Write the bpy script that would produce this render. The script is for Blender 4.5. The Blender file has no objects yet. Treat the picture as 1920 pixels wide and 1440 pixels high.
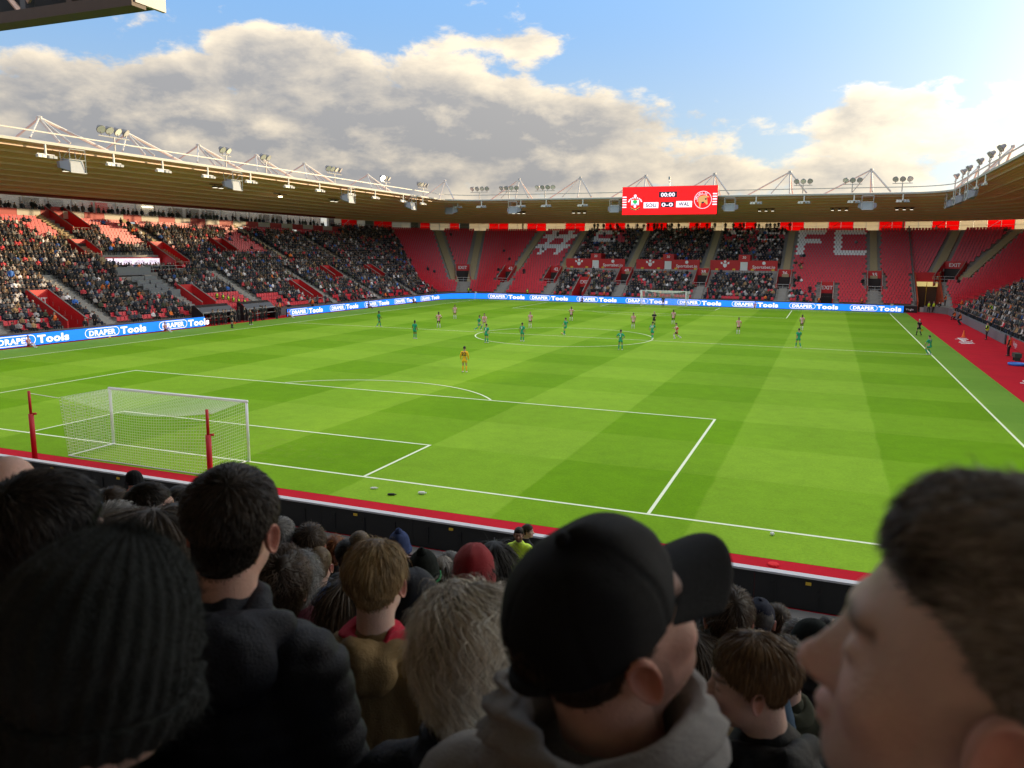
import bpy, bmesh, math, random
import numpy as np
from mathutils import Vector, Matrix

# ------------------------------------------------------------ camera, sky, sun, exposure
SC = bpy.context.scene
COL = SC.collection
CAM = np.array([25.198, -24.914, 8.535]); YAW, PITCH, ROLL, FPX = -.379765, -.166134, .0093445, 1471.97   # from the pitch markings
def cam_axes():
    cy, sy, cp, sp = math.cos(YAW), math.sin(YAW), math.cos(PITCH), math.sin(PITCH)
    f = np.array([sy*cp, cy*cp, sp]); r = np.array([cy, -sy, 0.]); u = np.cross(r, f)
    c, s = math.cos(ROLL), math.sin(ROLL)
    return r*c+u*s, -r*s+u*c, f
AR, AU, AF = cam_axes()
def ray(u, v):
    d = AF+AR*(u-960)/FPX+AU*(720-v)/FPX
    return d/np.linalg.norm(d)
def at(u, v, dist): return CAM+ray(u, v)*dist
cd = bpy.data.cameras.new('camera'); cam = bpy.data.objects.new('camera', cd); COL.objects.link(cam)
cam.matrix_world = Matrix([[AR[i], AU[i], -AF[i], CAM[i]] for i in range(3)]+[[0, 0, 0, 1]])
cd.sensor_width = 36; cd.sensor_fit = 'HORIZONTAL'; cd.lens = 36*FPX/1920; cd.clip_start = .05; cd.clip_end = 6000
cd.dof.use_dof = True; cd.dof.focus_distance = 22; cd.dof.aperture_fstop = 4.8      # a phone's wide lens
SC.camera = cam

SUN_AZ, SUN_EL = math.radians(36), math.radians(8.0)           # azimuth from +y towards +x
sun_dir = Vector((math.sin(SUN_AZ)*math.cos(SUN_EL), math.cos(SUN_AZ)*math.cos(SUN_EL), math.sin(SUN_EL)))
sd = bpy.data.lights.new('sun', 'SUN'); sd.energy = 5.0; sd.angle = math.radians(.6); sd.color = (1, .74, .42)
so = bpy.data.objects.new('sun', sd); COL.objects.link(so); so.rotation_euler = (-sun_dir).to_track_quat('-Z', 'Y').to_euler()

class NT:                                                      # terse shader-node helper
    def __init__(s, tree): s.t = tree; s.n = tree.nodes; s.l = tree.links
    def new(s, typ, ins={}, **kw):
        n = s.n.new(typ)
        for k, v in kw.items(): setattr(n, k, v)
        for k, v in ins.items():
            if hasattr(v, 'is_output') or isinstance(v, bpy.types.NodeSocket): s.l.new(v, n.inputs[k])
            else: n.inputs[k].default_value = v
        return n
    def m(s, op, a, b=0., c=0., clamp=False):
        n = s.new('ShaderNodeMath', {0: a, 1: b, 2: c}, operation=op); n.use_clamp = clamp; return n.outputs[0]
    def mix(s, f, a, b, bt='MIX'):
        n = s.new('ShaderNodeMix', data_type='RGBA', blend_type=bt)
        for k, v in ((0, f), (6, a), (7, b)):
            if isinstance(v, bpy.types.NodeSocket): s.l.new(v, n.inputs[k])
            elif k: n.inputs[k].default_value = (*v, 1) if len(v) == 3 else v
            else: n.inputs[k].default_value = v
        return n.outputs[2]
    def step(s, x, lo, hi):
        n = s.new('ShaderNodeMapRange', {0: x, 1: lo, 2: hi, 3: 0., 4: 1.}, interpolation_type='SMOOTHSTEP'); return n.outputs[0]
    def noise(s, vec, scale, detail=6., rough=.55, dist=0.):
        n = s.new('ShaderNodeTexNoise', {'Scale': scale, 'Detail': detail, 'Roughness': rough, 'Distortion': dist})
        if vec is not None: s.l.new(vec, n.inputs['Vector'])
        return n.outputs[0]

W = bpy.data.worlds.new('World'); SC.world = W; W.use_nodes = True; W.node_tree.nodes.clear()
def build_sky():
    g = NT(W.node_tree)
    d = g.new('ShaderNodeTexCoord').outputs['Generated']
    s = g.new('ShaderNodeSeparateXYZ', {0: d}); X, Y, Z = s.outputs
    fy, fx = math.cos(YAW), math.sin(YAW)
    a = g.m('ARCTAN2', g.m('SUBTRACT', g.m('MULTIPLY', X, fy), g.m('MULTIPLY', Y, fx)), g.m('ADD', g.m('MULTIPLY', X, fx), g.m('MULTIPLY', Y, fy)))
    e = g.m('ARCSINE', Z)
    def ae(u, v):
        r = ray(u, v); x = r[0]*fy-r[1]*fx; y = r[0]*fx+r[1]*fy
        return math.atan2(x, y), math.asin(r[2])
    def field(da, de):
        p = g.new('ShaderNodeCombineXYZ', {0: g.m('ADD', a, da), 1: g.m('MULTIPLY', g.m('ADD', e, de), 1.9), 2: 3.7}).outputs[0]
        f = g.m('ADD', g.m('MULTIPLY', g.noise(p, 5.0, 3., .5, .3), .50), g.m('MULTIPLY', g.noise(p, 14., 10., .60, .15), .50))
        return g.m('ADD', g.m('MULTIPLY', g.m('SUBTRACT', f, .5), 2.3), .5)
    def gauss(u, v, su, sv, w):                                # a cloud mass (or a gap), centred on a direction of the sky
        a0, e0 = ae(u, v)
        q = g.m('ADD', g.m('POWER', g.m('ABSOLUTE', g.m('DIVIDE', g.m('SUBTRACT', a, a0), su/FPX)), 2.), g.m('POWER', g.m('ABSOLUTE', g.m('DIVIDE', g.m('SUBTRACT', e, e0), sv/FPX)), 2.))
        return g.m('MULTIPLY', g.m('EXPONENT', g.m('MULTIPLY', q, -1.)), w)
    masses = [(60, 225, 280, 62, .36), (510, 100, 150, 60, .40), (275, 140, 120, 40, .24), (330, 220, 360, 75, .24), (800, 240, 400, 90, .42), (1150, 245, 230, 55, .34), (970, 68, 160, 34, .40),
              (600, 325, 800, 65, .30), (1640, 190, 150, 44, .38), (1560, 250, 120, 24, .2), (1730, 345, 330, 34, .16), (1250, 320, 300, 40, .22),
              (110, 50, 220, 48, -.44), (735, 45, 85, 80, -.48), (400, 5, 900, 26, -.30), (1330, 105, 250, 95, -.52), (1720, 45, 320, 78, -.58), (30, 232, 80, 20, -.34), (1430, 275, 95, 32, -.25)]
    n0 = field(0., 0.); bias = None
    for m in masses:
        q = gauss(*m); bias = q if bias is None else g.m('ADD', bias, q)
    bias = g.m('ADD', bias, g.m('MULTIPLY', g.step(e, .26, .6), .16))          # cloud thickened overhead, out of view, to make the skylight less blue
    dens = g.m('ADD', n0, bias)
    cover = g.step(dens, .49, .71)
    thick = g.step(dens, .58, 1.05)
    lit = g.m('SUBTRACT', n0, field(.014, .019))               # relief: denser towards the sun means shade
    lit = g.m('ADD', g.m('MULTIPLY', lit, 1.8), .53)
    lit = g.m('ADD', lit, g.m('MULTIPLY', g.m('SUBTRACT', .42, thick), .75), clamp=True)
    sv = g.new('ShaderNodeVectorMath', {0: d, 1: tuple(sun_dir)}, operation='DOT_PRODUCT').outputs['Value']
    ang = g.m('ARCCOSINE', g.m('MINIMUM', sv, 1.))
    near = g.m('EXPONENT', g.m('MULTIPLY', ang, -2.4))
    sky = g.new('ShaderNodeTexSky', sky_type='NISHITA', sun_disc=False, sun_elevation=SUN_EL, sun_rotation=SUN_AZ, altitude=30., air_density=1.0, dust_density=.6, ozone_density=2.5).outputs[0]
    blue = g.mix(1., sky, (.125, .12, .125), 'MULTIPLY')
    blue = g.mix(.72, blue, g.mix(g.step(e, .02, .30), (.50, .60, .66), (.18, .365, .66)))
    warm = g.mix(g.m('MULTIPLY', near, 1.5, clamp=True), (.70, .61, .48), (1.2, 1.02, .72))
    cool = g.mix(g.m('MULTIPLY', near, 1.5, clamp=True), (.275, .28, .295), (.54, .49, .42))
    cl = g.mix(lit, cool, warm)
    c = g.mix(cover, blue, cl)
    glow = g.m('ADD', g.m('MULTIPLY', g.m('EXPONENT', g.m('MULTIPLY', ang, -6.6)), 6.0), g.m('MULTIPLY', near, .10))
    gl = g.new('ShaderNodeVectorMath', {0: (1., .92, .72), 3: glow}, operation='SCALE').outputs[0]
    c = g.mix(1., c, gl, 'ADD')
    zenith_gain = g.m('MULTIPLY', g.m('ADD', 1., g.m('MULTIPLY', g.m('MAXIMUM', Z, 0.), 2.)), .80)    # overcast gradient added: the unseen zenith is brightened to light the pitch
    c = g.new('ShaderNodeVectorMath', {0: c, 3: zenith_gain}, operation='SCALE').outputs[0]
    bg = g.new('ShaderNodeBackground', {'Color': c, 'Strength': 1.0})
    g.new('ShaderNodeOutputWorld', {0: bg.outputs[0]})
build_sky()
vs = SC.view_settings
vs.view_transform = 'Standard'; vs.look = 'None'; vs.gamma = 1; vs.exposure = .38; vs.use_curve_mapping = False
SC.render.engine = 'CYCLES'
SC.cycles.use_denoising = True; SC.cycles.max_bounces = 8; SC.cycles.transparent_max_bounces = 12; SC.cycles.sample_clamp_indirect = 6
# ------------------------------------------------------------ helpers
rng = np.random.default_rng(7); random.seed(7)
MATS = {}
def mat(name, col, rough=.7, var=0., scale=8., bump=0., bscale=40., metal=0., emit=0., sheen=0., attr=False, trans=0., alpha=1., spec=.5, coat=0.):
    if name in MATS: return MATS[name]
    m = bpy.data.materials.new(name); m.use_nodes = True; g = NT(m.node_tree); b = m.node_tree.nodes['Principled BSDF']
    b.inputs['Roughness'].default_value = rough; b.inputs['Metallic'].default_value = metal; b.inputs['Specular IOR Level'].default_value = spec
    b.inputs['Base Color'].default_value = (*col, 1); b.inputs['Sheen Weight'].default_value = sheen; b.inputs['Coat Weight'].default_value = coat
    co = g.new('ShaderNodeTexCoord').outputs['Object']
    src = None
    if attr: src = g.new('ShaderNodeAttribute', attribute_name='Col').outputs['Color']
    if var:
        n = g.noise(co, scale, 6., .6)
        f = g.m('ADD', 1-var, g.m('MULTIPLY', n, 2*var))
        src = g.new('ShaderNodeVectorMath', {0: src if src is not None else tuple(col), 3: f}, operation='SCALE').outputs[0]
    if src is not None: g.l.new(src, b.inputs['Base Color'])
    if bump:
        bn = g.new('ShaderNodeBump', {'Strength': bump, 'Distance': .01, 'Height': g.noise(co, bscale, 5., .6)}); g.l.new(bn.outputs[0], b.inputs['Normal'])
    if emit:
        b.inputs['Emission Strength'].default_value = emit
        if src is not None: g.l.new(src, b.inputs['Emission Color'])
        else: b.inputs['Emission Color'].default_value = (*col, 1)
    if trans:
        t = g.new('ShaderNodeBsdfTranslucent', {'Color': (*col, 1)}); mx = g.new('ShaderNodeMixShader', {0: trans, 1: b.outputs[0], 2: t.outputs[0]})
        g.l.new(mx.outputs[0], m.node_tree.nodes['Material Output'].inputs[0])
    b.inputs['Alpha'].default_value = alpha
    MATS[name] = m; return m

class MB:
    """collects shapes; build() links them as one mesh object"""
    def __init__(s): s.v = []; s.f = []; s.mi = []; s.n = 0
    def add(s, v, f, mi=0):
        v = np.asarray(v, float).reshape(-1, 3); s.v.append(v)
        s.f += [tuple(i+s.n for i in q) for q in f]; s.mi += [mi]*len(f); s.n += len(v); return s
    def box(s, c, size, rz=0., mi=0, M=None):
        x, y, z = (q/2 for q in size)
        v = np.array([(a*x, b*y, d*z) for d in (-1, 1) for b in (-1, 1) for a in (-1, 1)])
        if rz: k, q = math.cos(rz), math.sin(rz); v = v@np.array([[k, q, 0], [-q, k, 0], [0, 0, 1]])
        if M is not None: v = v@np.asarray(M).T
        return s.add(v+np.asarray(c), [(0, 2, 3, 1), (4, 5, 7, 6), (0, 1, 5, 4), (2, 6, 7, 3), (0, 4, 6, 2), (1, 3, 7, 5)], mi)
    def tube(s, pts, rad, n=6, mi=0, cap=True):
        P = np.asarray(pts, float); R = np.broadcast_to(np.asarray(rad, float), (len(P),)); T = np.gradient(P, axis=0)
        T /= np.linalg.norm(T, axis=1)[:, None]+1e-9
        ref = np.array([0, 0, 1.]) if abs(T[0][2]) < .9 else np.array([1., 0, 0])
        V = []
        for p, t, r in zip(P, T, R):
            a = np.cross(t, ref); a /= np.linalg.norm(a)+1e-9; b = np.cross(t, a); ref = np.cross(a, t) if 0 else ref
            th = np.arange(n)*2*math.pi/n; V.append(p+r*(np.cos(th)[:, None]*a+np.sin(th)[:, None]*b))
        F = [(i*n+j, i*n+(j+1) % n, (i+1)*n+(j+1) % n, (i+1)*n+j) for i in range(len(P)-1) for j in range(n)]
        if cap: F += [tuple(range(n))[::-1], tuple((len(P)-1)*n+j for j in range(n))]
        return s.add(np.concatenate(V), F, mi)
    def lathe(s, prof, c=(0, 0, 0), axis=(0, 0, 1), n=12, mi=0):
        z = Vector(axis).normalized(); q = z.to_track_quat('Z', 'Y').to_matrix(); V = []
        for r, h in prof:
            for j in range(n): V.append(q@Vector((r*math.cos(j*2*math.pi/n), r*math.sin(j*2*math.pi/n), h)))
        F = [(i*n+j, i*n+(j+1) % n, (i+1)*n+(j+1) % n, (i+1)*n+j) for i in range(len(prof)-1) for j in range(n)]
        F += [tuple(range(n))[::-1], tuple((len(prof)-1)*n+j for j in range(n))]
        return s.add(np.array([tuple(p) for p in V])+np.asarray(c), F, mi)
    def sheet(s, rows, mi=0, close=False):                      # rows: list of equal-length point lists
        k = len(rows[0]); v = np.concatenate([np.asarray(r, float) for r in rows])
        m = k if close else k-1
        return s.add(v, [(i*k+j, i*k+(j+1) % k, (i+1)*k+(j+1) % k, (i+1)*k+j) for i in range(len(rows)-1) for j in range(m)], mi)
    def poly(s, pts, h=0., mi=0):                               # convex polygon, extruded by vector h
        P = np.asarray(pts, float); n = len(P)
        if np.isscalar(h): return s.add(P, [tuple(range(n))], mi)
        return s.add(np.concatenate([P, P+np.asarray(h)]), [tuple(range(n))[::-1], tuple(range(n, 2*n))]+[(j, (j+1) % n, n+(j+1) % n, n+j) for j in range(n)], mi)
    def mesh(s, name, mats, smooth=False):
        me = bpy.data.meshes.new(name)
        me.from_pydata(np.concatenate(s.v).tolist() if s.v else [], [], s.f)
        for m in (mats if isinstance(mats, (list, tuple)) else [mats]): me.materials.append(m)
        if any(s.mi): me.polygons.foreach_set('material_index', s.mi)
        if smooth: me.polygons.foreach_set('use_smooth', [True]*len(s.f))
        me.update(); return me
    def build(s, name, mats, parent=None, smooth=False): return link(name, s.mesh(name, mats, smooth), parent)
def link(name, data, parent=None, loc=None, rz=0.):
    o = bpy.data.objects.new(name, data); COL.objects.link(o)
    if parent is not None: o.parent = parent
    if loc is not None: o.location = loc
    if rz: o.rotation_euler = (0, 0, rz)
    return o
def tag(o, label=None, cat=None, group=None, kind=None):
    for k, v in (('label', label), ('category', cat), ('group', group), ('kind', kind)):
        if v: o[k] = v
    return o
def thing(name, label, cat, loc=(0, 0, 0), rz=0., group=None): return tag(link(name, None, None, loc, rz), label, cat, group)
def npmesh(name, V, F, mats, col=None, smooth=False, mi=None):  # numpy arrays; F (n,3) or (n,4)
    me = bpy.data.meshes.new(name); V = np.ascontiguousarray(V, np.float32); F = np.ascontiguousarray(F, np.int32); k = F.shape[1]
    me.vertices.add(len(V)); me.vertices.foreach_set('co', V.ravel()); me.loops.add(F.size); me.loops.foreach_set('vertex_index', F.ravel())
    me.polygons.add(len(F)); me.polygons.foreach_set('loop_start', np.arange(len(F), dtype=np.int32)*k)
    me.polygons.foreach_set('use_smooth', np.full(len(F), smooth))
    for m in (mats if isinstance(mats, (list, tuple)) else [mats]): me.materials.append(m)
    if mi is not None: me.polygons.foreach_set('material_index', np.ascontiguousarray(mi, np.int32))
    me.update(calc_edges=True); me.validate()
    if col is not None:
        at_ = me.attributes.new('Col', 'FLOAT_COLOR', 'POINT'); c = np.ones((len(V), 4), np.float32); c[:, :3] = col; at_.data.foreach_set('color', c.ravel())
    return me
_tc = {}
def text_mesh(s, bold=.02):
    """unit-height lettering in the xz plane, flat; returns verts, faces, width"""
    if (s, bold) in _tc: return _tc[s, bold]
    c = bpy.data.curves.new('lettering', 'FONT'); c.body = s; c.size = 1.38; c.offset = bold; c.resolution_u = 3; c.space_character = 1+bold*1.5
    o = bpy.data.objects.new('lettering', c); COL.objects.link(o)
    me = o.to_mesh(); V = np.array([v.co[:] for v in me.vertices]) if len(me.vertices) else np.zeros((1, 3)); F = [tuple(p.vertices) for p in me.polygons]
    o.to_mesh_clear(); bpy.data.objects.remove(o); bpy.data.curves.remove(c)
    V[:, 0] -= V[:, 0].min(); w = V[:, 0].max()
    _tc[s, bold] = (V[:, :2].copy(), F, w); return _tc[s, bold]
def put_text(mb, s, org, ux, uz, h, mi=0, bold=.02, center=False, width=None):
    """lettering of cap height h whose baseline starts at org, running along ux with up uz"""
    V, F, w = text_mesh(s, bold); ux = np.asarray(ux, float); uz = np.asarray(uz, float)
    k = h if width is None else width/w
    x = V[:, 0]-(w/2 if center else 0)
    return mb.add(np.asarray(org)+x[:, None]*ux*k+V[:, 1][:, None]*uz*h, F, mi)
_sk = np.random.default_rng(3); _K = _sk.normal(size=(24, 3)); _PH = _sk.uniform(0, 6.28, 24)
def sn(p, f=1., o=3, seed=0):                                   # cheap smooth noise, about -1..1
    p = np.asarray(p); r = 0; a = 1.; t = 0
    for k in range(o):
        i = (seed*5+k*4) % 20
        r = r+a*sum(np.sin((p@_K[i+j])*f*2.0**k*1.3+_PH[i+j]+seed) for j in range(4))/2.2; t += a; a *= .55
    return r/t

M_conc = mat('concrete', (.33, .31, .28), .9, .18, 3., .3, 30.)
M_concd = mat('dark_concrete', (.16, .155, .15), .9, .2, 2., .3, 30.)
M_stair = mat('stair_tread', (.42, .34, .20), .9, .15, 4., .3, 30.)
M_red = mat('red_paint', (.55, .018, .022), .5, .10, 1.5)
M_seat = mat('red_seat', (.64, .026, .045), .42, .2, .8)
M_seatw = mat('white_seat', (.98, .97, .96), .45, .08, 2.)
M_white = mat('white_paint', (.78, .78, .76), .5, .06, 3.)
M_steel = mat('galvanised_steel', (.50, .50, .49), .4, .12, 5., metal=.6)
M_steelw = mat('painted_steel', (.50, .49, .47), .5, .1, 3.)
M_soff = mat('roof_sheet', (.88, .48, .37), .5, .14, .5)
M_purl = mat('purlin', (.74, .50, .40), .5, .1, 2.)
M_black = mat('black_paint', (.012, .012, .013), .55, .3, 6.)
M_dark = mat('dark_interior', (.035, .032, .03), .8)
M_grey = mat('grey_panel', (.17, .18, .19), .7, .1, 3.)
M_yel = mat('yellow_paint', (.75, .48, .04), .5)
M_spk = mat('speaker_cabinet', (.34, .37, .42), .6, .1, 4.)
M_glass = mat('dark_glass', (.03, .035, .04), .08, spec=.6)
M_lw = mat('white_letter', (.85, .85, .85), .6)
M_shade = mat('bounce_grey_sheet', (.29, .295, .30), .8, .1, 1.); M_seatd = mat('darkened_seat', (.06, .012, .015), .5, .2, 2.)  # near seats darkened and unseen roof greyed in colour to steer bounce light
# ------------------------------------------------------------ ground, pitch, track
L, HW = 105., 34.
def flat(name, x0, x1, y0, y1, z, m, nx=1, ny=1):
    mb = MB(); xs = np.linspace(x0, x1, nx+1); ys = np.linspace(y0, y1, ny+1)
    mb.sheet([[(x, y, z) for x in xs] for y in ys]); return mb.build(name, m)
tag(flat('ground', -1500, 1500, -1500, 1500, -.03, mat('tarmac', (.06, .058, .055), .9, .2, .3)), kind='structure')
def grass_mat():
    m = bpy.data.materials.new('turf'); m.use_nodes = True; g = NT(m.node_tree); b = m.node_tree.nodes['Principled BSDF']
    co = g.new('ShaderNodeTexCoord').outputs['Object']; s = g.new('ShaderNodeSeparateXYZ', {0: co})
    wob = g.m('MULTIPLY', g.m('SUBTRACT', g.noise(co, .5, 3., .5), .5), .22)
    def stripe(x, off, per):
        t = g.m('FRACT', g.m('DIVIDE', g.m('ADD', g.m('ADD', x, off), wob), per*2))
        return g.m('SUBTRACT', g.step(g.m('ABSOLUTE', g.m('SUBTRACT', t, .5)), .243, .257), 0.)
    sx = stripe(s.outputs[0], 309.0, 6.18); sy = stripe(s.outputs[1], 332.75, 5.5)
    k = g.m('ADD', g.m('MULTIPLY', sx, .66), g.m('MULTIPLY', sy, .34))
    c = g.mix(k, (.130, .292, .001), (.216, .392, .022))
    big = g.noise(co, .11, 4., .6); fine = g.noise(co, 9., 6., .75); mid = g.noise(co, 1.1, 5., .7)
    v = g.m('ADD', g.m('ADD', g.m('MULTIPLY', big, .40), g.m('MULTIPLY', fine, .75)), g.m('ADD', g.m('MULTIPLY', mid, .45), .20))
    c = g.new('ShaderNodeVectorMath', {0: c, 3: v}, operation='SCALE').outputs[0]
    gx = g.m('DIVIDE', s.outputs[0], 7.5); gy = g.m('DIVIDE', g.m('SUBTRACT', s.outputs[1], 2.2), 3.2)            # scuffed goalmouth
    wear = g.m('MULTIPLY', g.m('EXPONENT', g.m('MULTIPLY', g.m('ADD', g.m('MULTIPLY', gx, gx), g.m('MULTIPLY', gy, gy)), -1.)), g.step(g.noise(co, 2.6, 5., .7), .48, .72))
    c = g.mix(g.m('MULTIPLY', wear, .55), c, (.20, .26, .05))
    off = g.step(g.m('ABSOLUTE', s.outputs[0]), 33.9, 34.3)                 # darker, greener synthetic margin outside the touchlines
    c = g.mix(g.m('MULTIPLY', off, .55), c, (.10, .235, .045))
    g.l.new(c, b.inputs['Base Color']); b.inputs['Roughness'].default_value = .9; b.inputs['Specular IOR Level'].default_value = .1
    b.inputs['Sheen Weight'].default_value = .08; b.inputs['Sheen Roughness'].default_value = .5; b.inputs['Sheen Tint'].default_value = (.55, .9, .1, 1)
    bn = g.new('ShaderNodeBump', {'Strength': .6, 'Distance': .03, 'Height': g.noise(co, 14., 4., .7)}); g.l.new(bn.outputs[0], b.inputs['Normal'])
    return m
M_turf = grass_mat()
pitch = tag(flat('pitch', -39.2, 36.45, -2.45, 107.6, .0, M_turf, 8, 10), kind='structure')
M_line = mat('line_paint', (.80, .88, .62), .9, .12, 6.)
def line(name, pts, w=.12, z=.006, close=False):
    P = np.array(pts, float); n = len(P)
    T = (np.roll(P, -1, 0)-np.roll(P, 1, 0)) if close else np.gradient(P, axis=0)
    T /= np.linalg.norm(T, axis=1)[:, None]; N = np.stack([-T[:, 1], T[:, 0]], 1)*w/2
    a, b = P+N, P-N
    if close: a = np.vstack([a, a[:1]]); b = np.vstack([b, b[:1]])
    mb = MB(); mb.sheet([[(x, y, z) for x, y in a], [(x, y, z) for x, y in b]]); return mb.build(name, M_line, pitch)
def box_line(name, hw, d, y0, sg):
    w = .06; mb = MB(); z = .006
    for x in (-hw, hw): mb.box((x, y0+sg*d/2, z), (.12, d, .004))
    mb.box((0, y0+sg*(d-.06), z), (2*hw-.12, .12, .004)); return mb.build(name, M_line, pitch)
for s in (-1, 1): line('touch_line', [(s*HW, 0), (s*HW, L)])
line('goal_line', [(-HW+.06, 0), (HW-.06, 0)], .13); line('goal_line', [(-HW+.06, L), (HW-.06, L)]); line('halfway_line', [(-HW+.06, L/2), (HW-.06, L/2)])
line('centre_circle', [(9.15*math.cos(t), L/2+9.15*math.sin(t)) for t in np.arange(72)*2*math.pi/72], z=.010, close=True)
for y0, sg in ((.07, 1), (L-.07, -1)):
    box_line('penalty_box_line', 20.16, 16.43, y0, sg); box_line('goal_area_line', 9.16, 5.43, y0, sg)
    a0 = math.asin(5.5/9.15)
    line('penalty_arc', [(9.15*math.cos(t), y0+sg*(11+9.15*math.sin(t))) for t in np.linspace(a0, math.pi-a0, 30)], z=.012)
M_trk = mat('red_artificial_turf', (.50, .012, .026), .95, .22, .6, .6, 60., spec=.1)
trk = MB()
for x0, x1, y0, y1 in ((36.45, 42., -9.3, 112.), (-39.6, 36.45, -5.6, -2.45), (-42, -39.2, -9.3, 107.6)):
    trk.sheet([[(x0, y0, -.006), (x1, y0, -.006)], [(x0, y1, -.006), (x1, y1, -.006)]])
track = tag(trk.build('track', M_trk), kind='structure')
trk = MB(); trk.sheet([[(-42, -9.4, -.008), (36.45, -9.4, -.008)], [(-42, -5.6, -.008), (36.45, -5.6, -.008)]]); trk.sheet([[(-42, 107.6, -.008), (36.45, 107.6, -.008)], [(-42, 112, -.008), (36.45, 112, -.008)]])
tag(trk.build('perimeter_path', M_concd), kind='structure')
for y, w in ((36.0, 6.), (66.8, 6.4)):                                   # white lettering painted along the track
    mb = MB(); put_text(mb, 'Virgin', (39.1, y-w/2, .004), (0, 1, 0), (-1, 0, 0), 1.35, bold=.03, width=w); mb.build('painted_word', M_lw, track)
# small litter by the goal line
for x, y, m, lab, s in ((10.38, -1.2, M_white, 'pink and white plastic bottle lying behind the goal line', (.28, .08, .07)), (12.28, -1.07, M_white, 'white paper packet lying flat behind the goal line', (.30, .12, .02)),
                        (11.36, -1.61, M_black, 'black strip of rubbish lying on the grass verge', (.32, .09, .015)), (24.12, -.46, M_white, 'small crumpled white cup beside the goal line', (.12, .12, .1))):
    mb = MB(); mb.tube([(-s[0]/2, 0, 0), (-s[0]*.3, 0, .0), (s[0]*.25, 0, 0), (s[0]*.3, 0, 0), (s[0]/2, 0, 0)], [s[1]*.3, s[1]*.5, s[1]*.5, s[1]*.25, s[1]*.2], 8)
    o = mb.build('litter', m); o.location = (x, y, s[1]*.5); o.rotation_euler = (0, 0, .4); tag(o, lab, 'litter')
mb = MB(); mb.lathe([(.05, 0), (.17, .01), (.15, .05), (.05, .06)], n=9); o = mb.build('cloth', mat('bright_red_cloth', (.7, .01, .02), .9)); o.location = (24.31, -2.9, 0); tag(o, 'small bright red rag dropped on the red turf strip', 'rag')

# ------------------------------------------------------------ stands
ND, RD, RR, Z0 = 30, .80, .413, .75                                      # rows, tread, rise, first floor
XL, XR, YF, RC = -42., 42., 112., 5.
def bowl(d, part, xl=XL, xr=XR, yf=YF, R=RC, y0=4., y1=30., nseg=9):
    """polyline at distance d outside the front line; part is one of left / far / right; returns points and outward normals"""
    out = []
    if part == 'left': out = [((xl-d, y), (-1, 0)) for y in np.linspace(y0, yf-R, 2)]
    if part == 'right': out = [((xr+d, y), (1, 0)) for y in np.linspace(yf-R, y1, 2)]
    if part == 'far':
        for t in np.linspace(math.pi, math.pi/2, nseg): out.append(((xl+R+(R+d)*math.cos(t), yf-R+(R+d)*math.sin(t)), (math.cos(t), math.sin(t))))
        for t in np.linspace(math.pi/2, 0, nseg): out.append(((xr-R+(R+d)*math.cos(t), yf-R+(R+d)*math.sin(t)), (math.cos(t), math.sin(t))))
    return out
def sweep(mb, part, prof, mi=0, **kw):                                    # prof: list of (d, z); a ribbon along the bowl
    mb.sheet([[(x, y, z) for (x, y), _ in bowl(d, part, **kw)] for d, z in prof], mi)
def floor_z(i): return Z0+RR*i
STAND = {}
for part, lab in (('left', 'grandstand with glass-fronted boxes above rows packed with spectators'), ('far', 'grandstand under the red scoreboard with letters in white seats'), ('right', 'packed grandstand facing the red track with painted lettering')):
    STAND[part] = thing('grandstand', lab, 'grandstand', {'left': (XL, 60, 0), 'far': (0, YF, 0), 'right': (XR, 80, 0)}[part])
def part_of(part, mb, name, m, smooth=False):
    o = mb.build(name, m, STAND[part], smooth); o.matrix_parent_inverse = Matrix.Translation(-STAND[part].location); return o
def slope_z(d): return Z0+RR*d/RD
EXC = {'left': [], 'far': [], 'right': []}                               # (a0, a1, d0, d1): no seats there; a runs along the stand (y, or x for far)
CEN = {'cl': (XL+RC, YF-RC, -1), 'cr': (XR-RC, YF-RC, 1)}                 # the rounded corners; there a is an angle in degrees from the far direction
OWN = {'cl': 'far', 'cr': 'far', 'left': 'left', 'far': 'far', 'right': 'right'}
def frame(part, a):
    if part == 'left': return np.array((XL, a, 0.)), np.array((0, 1., 0)), np.array((-1., 0, 0))
    if part == 'right': return np.array((XR, a, 0.)), np.array((0, 1., 0)), np.array((1., 0, 0))
    if part == 'far': return np.array((a, YF, 0.)), np.array((1., 0, 0)), np.array((0, 1., 0))
    cx, cy, sg = CEN[part]; t = math.radians(a); o = np.array((sg*math.sin(t), math.cos(t), 0)); return np.array((cx, cy, 0))+o*RC, np.array((o[1], -o[0], 0)), o
def put(part, a, d, z, da=0.):                                            # stand coordinates to world
    O, e, o = frame(part, a); return O+e*da+o*d+np.array((0, 0, z))
def exc(part, a0, a1, d0, d1): O, e, o = frame(part, (a0+a1)/2); EXC[part].append((O, e, o, (a1-a0)/2, d0, d1))
CUT = []                                                                  # openings: (origin, e, o, half width, d0, d1)
def stair(part, a, d0, d1, w=1.15, m=None):
    """aisle of half-steps from distance d0 to d1"""
    mb = MB(); n = int(round((d1-d0)/(RD/2))); O, e, o = frame(part, a); M = np.stack([e, o, (0, 0, 1)], 1)
    for k in range(n): d = d0+(k+.5)*RD/2; mb.box(put(part, a, d, slope_z(d)-.19), (w, RD/2+.02, .5), M=M)
    part_of(OWN[part], mb, 'stair', m or M_stair); EXC[OWN[part]].append((O, e, o, w/2+.35, d0-.2, d1+.2))
for x in (-32.2, -22.8, -9.6, 4.4, 18.1, 32.1): stair('far', x, 8.4, 24., 1.15); stair('far', x, 0., 4.3, 1.3, M_conc)
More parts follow.
